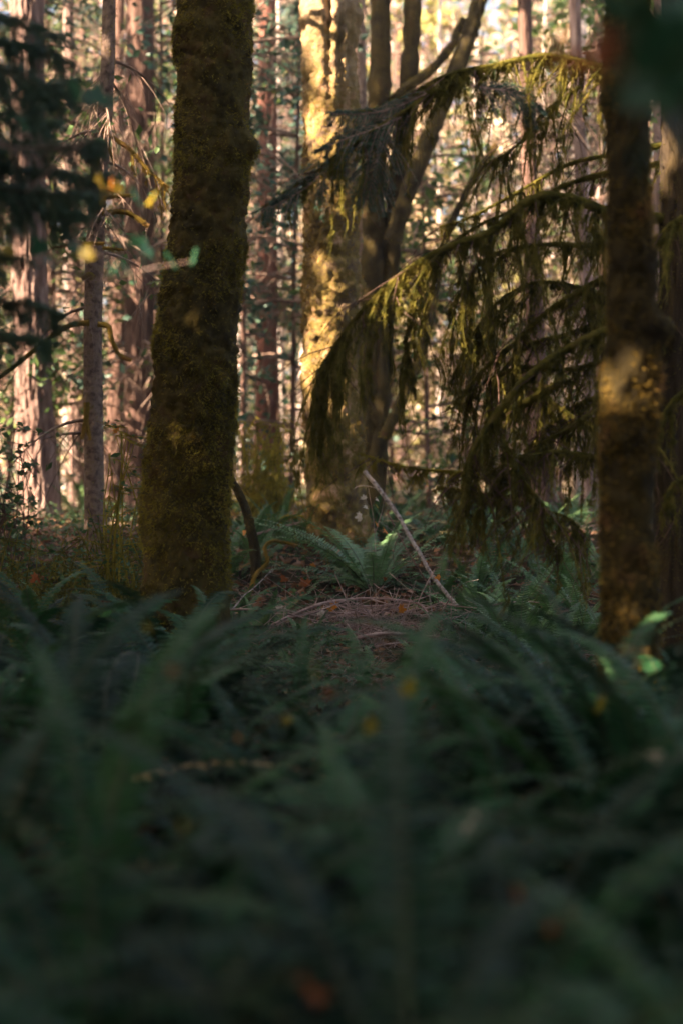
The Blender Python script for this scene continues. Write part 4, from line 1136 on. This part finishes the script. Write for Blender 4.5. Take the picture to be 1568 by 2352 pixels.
# ------------------------------------------------------------------ maple leaves
def leaf_mesh(mt, curl=.25):
    tips = [(-.95, .05), (-.72, .62), (-.30, .42), (0, 1.0), (.30, .42), (.72, .62), (.95, .05)]
    out = [(0, -.18), (-.38, -.32), (-.55, -.12), (-.95, .02), (-.62, .22), (-.80, .62), (-.42, .46), (-.26, .62), (-.18, .86), (0, 1.06), (.18, .86), (.26, .62), (.42, .46), (.80, .62), (.62, .22), (.95, .02), (.55, -.12), (.38, -.32)]
    V = [(0, .15, 0)]
    for x, y in out:
        V.append((x * .5, y * .5, -curl * .5 * (x * x * .8 + (y - .15) ** 2 * .5) + .05 * math.sin(7 * x + 3 * y)))
    V[0] = (0, .08, .0)
    V += [(0, -.09, -.002), (.012, -.75, -.12), (-.012, -.75, -.12)]
    n = len(out)
    F = [(0, 1 + i, 1 + (i + 1) % n) for i in range(n)] + [(n + 1, n + 2, n + 3)]
    return make_mesh('maple_leaf', [(np.array(V), np.array(F))], M[mt])


LM = {k: leaf_mesh('maple_' + k, c) for k, c in (('green', .3), ('yellow', .4), ('orange', .6), ('rust', .9), ('pale', .6))}


def leaf_obj(col, loc, size, rot, parent=None, name='leaf'):
    o = bpy.data.objects.new(name, LM[col])
    COL.objects.link(o)
    o.location = tuple(float(v) for v in loc); o.rotation_euler = rot; o.scale = (size,) * 3
    if parent:
        o.parent = parent
    return o


def face_cam(sp=.6):
    """leaf plane roughly facing the camera, randomly tilted"""
    return (math.pi / 2 + rng.normal() * sp, rng.uniform(0, 6.28), rng.normal() * sp)


def maple_twig(name, label, tw, leaves, d, r=.004):
    pts = np.array(tw[0], float)
    b = P(pts[0, 0], pts[0, 1], d)
    t = thing(name, label, 'branch', b)
    for pth in tw:
        pth = np.array(pth, float)
        C = spline(P(pth[:, 0], pth[:, 1], d), 24)
        obj('twig', [tubes(C, np.linspace(r, r * .45, 24), 6)], M['twig'], t, origin=b)
    for col, x, y, s, rot in leaves:
        leaf_obj(col, P(x, y, d + rng.uniform(-.12, .06)) - b, s, rot, t)
    return t


maple_twig('maple_branch', 'thin reddish maple twigs with green and yellow leaves in front of the slim spruce',
           [[(-60, 330), (60, 340), (180, 330), (250, 300)], [(60, 440), (130, 380), (190, 330), (240, 290)], [(-40, 300), (60, 360), (150, 340)], [(60, 520), (130, 600), (220, 640), (330, 620), (440, 600)], [(90, 640), (160, 560), (235, 590)]],
           [('green', 222, 228, .17, (1.2, .2, .3)), ('green', 180, 212, .13, (1.0, .6, 1.8)), ('green', 255, 240, .14, (1.15, 0, -1.2)), ('yellow', 235, 425, .12, (1.3, .3, 1.4)), ('orange', 250, 436, .11, (1.5, 0, -1.5)), ('yellow', 268, 438, .09, (1.4, 0, .2)), ('green', 320, 462, .14, (1.1, .2, 1.5)),
            ('yellow', 340, 464, .12, (1.0, 0, -1.4)), ('green', 335, 575, .15, (1.2, .4, .9)), ('green', 315, 560, .10, (1.2, .4, 2.9)), ('yellow', 192, 588, .11, (1.4, .3, -.4)), ('green', 178, 575, .12, (1.2, .3, .8)), ('green', 95, 575, .13, (1.2, .3, 2.8)), ('green', 120, 610, .12, (1.1, .3, 1.2)), ('green', 400, 606, .12, (1.0, .2, 1.6)),
            ('green', 440, 600, .11, (1.3, .3, -1.4)), ('green', 300, 628, .13, (1.0, .1, 1.5)), ('green', 255, 625, .10, (1.1, .1, -1.5)), ('yellow', 20, 580, .10, (1.2, .1, .5)), ('yellow', 10, 620, .10, (1.1, .1, 1.5)), ('green', 60, 290, .12, (1.0, .1, 1.7))], 6.0)
maple_twig('maple_branch', 'strongly blurred maple leaves, green and orange, hanging into the upper right corner',
           [[(1700, 40), (1560, 90), (1450, 110), (1330, 120)], [(1700, 180), (1560, 200), (1430, 185)]],
           [('green', 1490, 20, .24, (1.1, .2, 1.4)), ('green', 1545, 40, .24, (1.0, .3, -1.2)), ('green', 1420, 10, .16, (.6, .3, 1.0)), ('green', 1480, 110, .24, (1.15, .2, 1.3)), ('green', 1550, 130, .25, (1.1, .2, 2.0)), ('green', 1450, 185, .26, (1.15, .3, 1.2)), ('green', 1530, 200, .24, (1.2, .2, -1.3)), ('green', 1490, 230, .18, (1.2, .2, -.3)),
            ('rust', 1300, 122, .14, (1.35, .2, 1.5)), ('rust', 1350, 132, .14, (1.3, .1, -1.4)), ('rust', 1345, 150, .10, (1.2, .2, .4)), ('yellow', 1550, 75, .05, (1.2, .2, 2.2)), ('green', 1570, 320, .16, (1.2, .2, 1.2))], 2.75)
maple_twig('maple_seedling', 'thin seedling with pale and orange leaves beside the foot of the sunlit trunk',
           [[(868, 1360), (862, 1280), (858, 1200), (845, 1120)], [(860, 1230), (875, 1180), (885, 1130)]],
           [('pale', 828, 1188, .13, face_cam()), ('pale', 836, 1146, .09, face_cam()), ('pale', 842, 1167, .10, (1.1, .2, .9)), ('pale', 868, 1150, .09, (1.0, .2, 1.2)), ('yellow', 868, 1166, .09, (.9, .2, 1.4)), ('orange', 868, 1207, .10, (1.0, .3, 1.5)), ('orange', 888, 1223, .14, (1.0, .2, 1.2)), ('pale', 826, 1075, .06, face_cam())], 15.3, .005)

gl = [('orange', 768, 1399, 13.1, .15, 'orange leaf caught upright on the arched stick'), ('rust', 702, 1346, 14.3, .17, 'curled rust leaf cluster left of the large fern'), ('pale', 742, 1412, 13.0, .12, 'pale pink leaf lying left of the upright orange leaf'), ('orange', 918, 1402, 13.1, .12, 'orange leaf on the brush pile below the pale pole'),
      ('orange', 1008, 1330, 14.2, .10, 'small orange leaf behind the lower part of the pale pole'), ('orange', 560, 1228, 15.6, .12, 'orange leaf beside the mossy sapling'), ('rust', 655, 1330, 14.4, .12, 'small rust leaf by the arched mossy stem'), ('pale', 640, 1390, 13.6, .12, 'pale leaf right of the thick trunk foot'),
      ('orange', 1120, 1330, 15.0, .10, 'orange leaf among the right ferns'), ('rust', 880, 1330, 15.0, .10, 'rust leaf inside the large fern'), ('orange', 720, 1300, 15.2, .09, 'small orange leaf behind the left fronds of the large fern'), ('orange', 270, 990, 11.6, .09, 'single orange leaf stuck in the green-leaved bush'),
      ('rust', 400, 1548, 3.6, .045, 'blurred orange leaf above the left foreground ferns'), ('orange', 550, 1694, 4.6, .035, 'small blurred orange leaf in the dark fern shade'), ('rust', 760, 1595, 4.8, .05, 'blurred rust leaf right of the yellow frond'), ('rust', 1310, 2110, 3.0, .05, 'blurred rust leaf low on the right'), ('rust', 1270, 2140, 3.0, .045, 'blurred orange leaf low on the right'),
      ('rust', 1195, 2050, 3.2, .05, 'blurred reddish leaf above the low right pair'), ('rust', 700, 2250, 2.8, .035, 'blurred orange leaf at the bottom centre'), ('rust', 735, 2285, 2.8, .06, 'blurred rust leaf at the bottom centre'), ('pale', 1502, 1735, 4.5, .075, 'bright pale leaf catching the sun at the right edge'), ('yellow', 845, 1668, 4.4, .07, 'blurred yellow leaf in the centre of the ferns'),
      ('yellow', 418, 1900, 3.4, .04, 'blurred yellow sprig in the left foreground'), ('yellow', 660, 1660, 5.0, .05, 'small yellow leaf left of the central yellow leaf'), ('rust', 235, 1385, 10.4, .12, 'rust leaf in the dark bush left of the thick trunk'), ('rust', 85, 1330, 10.6, .12, 'rust leaf in the dark bush near the left edge'),
      ('yellow', 338, 1440, 4.4, .05, 'blurred pale yellow leaf in front of the thick trunk foot'), ('yellow', 720, 1540, 4.4, .09, 'blurred yellow green leaf left of the centre foreground'), ('yellow', 930, 1578, 4.6, .09, 'blurred flat yellow green leaf in the centre foreground'), ('pale', 1075, 1905, 4.0, .05, 'pale leaf put for a sun fleck in the right centre shade'),
      ('yellow', 1385, 1620, 5.2, .10, 'yellow leaf below the soft-focus right trunk'), ('pale', 1090, 1870, 4.0, .04, 'small pale leaf put for a sun fleck above another in the right centre shade')]  # the two pale flecks are leaves standing in for sun dapples
for col, x, y, d, s, lb in gl:
    o = leaf_obj(col, P(x, y, d), s, face_cam(.5), name='fallen_leaf')
    tag(o, lb, 'leaf')

# ------------------------------------------------------------------ thin haze added to lift dark tones and the far glow
hb = obj('haze', [(np.array([(x, y, z) for x in (-70, 70) for y in (-12, 120) for z in (-1.6, 45)], float),
                   np.array([(0, 1, 3, 2), (4, 6, 7, 5), (0, 4, 5, 1), (2, 3, 7, 6), (0, 2, 6, 4), (1, 5, 7, 3)]))], [], kind='stuff', smooth=False)
hm = bpy.data.materials.new('haze')
hm.use_nodes = True
hn = hm.node_tree.nodes
hn.remove(hn['Principled BSDF'])
pv = hn.new('ShaderNodeVolumePrincipled')
pv.inputs['Color'].default_value = (1.0, .93, .84, 1)
pv.inputs['Density'].default_value = HAZE
pv.inputs['Anisotropy'].default_value = 0.2
hm.node_tree.links.new(pv.outputs[0], hn['Material Output'].inputs['Volume'])
hb.data.materials.append(hm)
tag(hb, 'thin warm haze added between the trees to lift the dark tones', 'haze')

# ------------------------------------------------------------------ labels: look-alikes told apart by their order from the left
ORD = ['first', 'second', 'third', 'fourth', 'fifth', 'sixth', 'seventh', 'eighth', 'ninth', 'tenth', 'eleventh', 'twelfth', 'thirteenth', 'fourteenth', 'fifteenth', 'sixteenth', 'seventeenth', 'eighteenth', 'nineteenth', 'twentieth', 'twenty-first', 'twenty-second', 'twenty-third', 'twenty-fourth']
same = {}
for o in list(sc.objects):
    if o.parent is None and 'label' in o and o.get('group') and o.get('group') != SH:
        same.setdefault(o['label'], []).append(o)
for lb, os_ in same.items():
    if 1 < len(os_) <= len(ORD):
        os_.sort(key=lambda o: float(project(np.array(o.location[:]) + np.array([0, 0, .3]))[0]))
        for k, o in enumerate(os_):
            o['label'] = '%s, %s from left' % (lb, ORD[k])
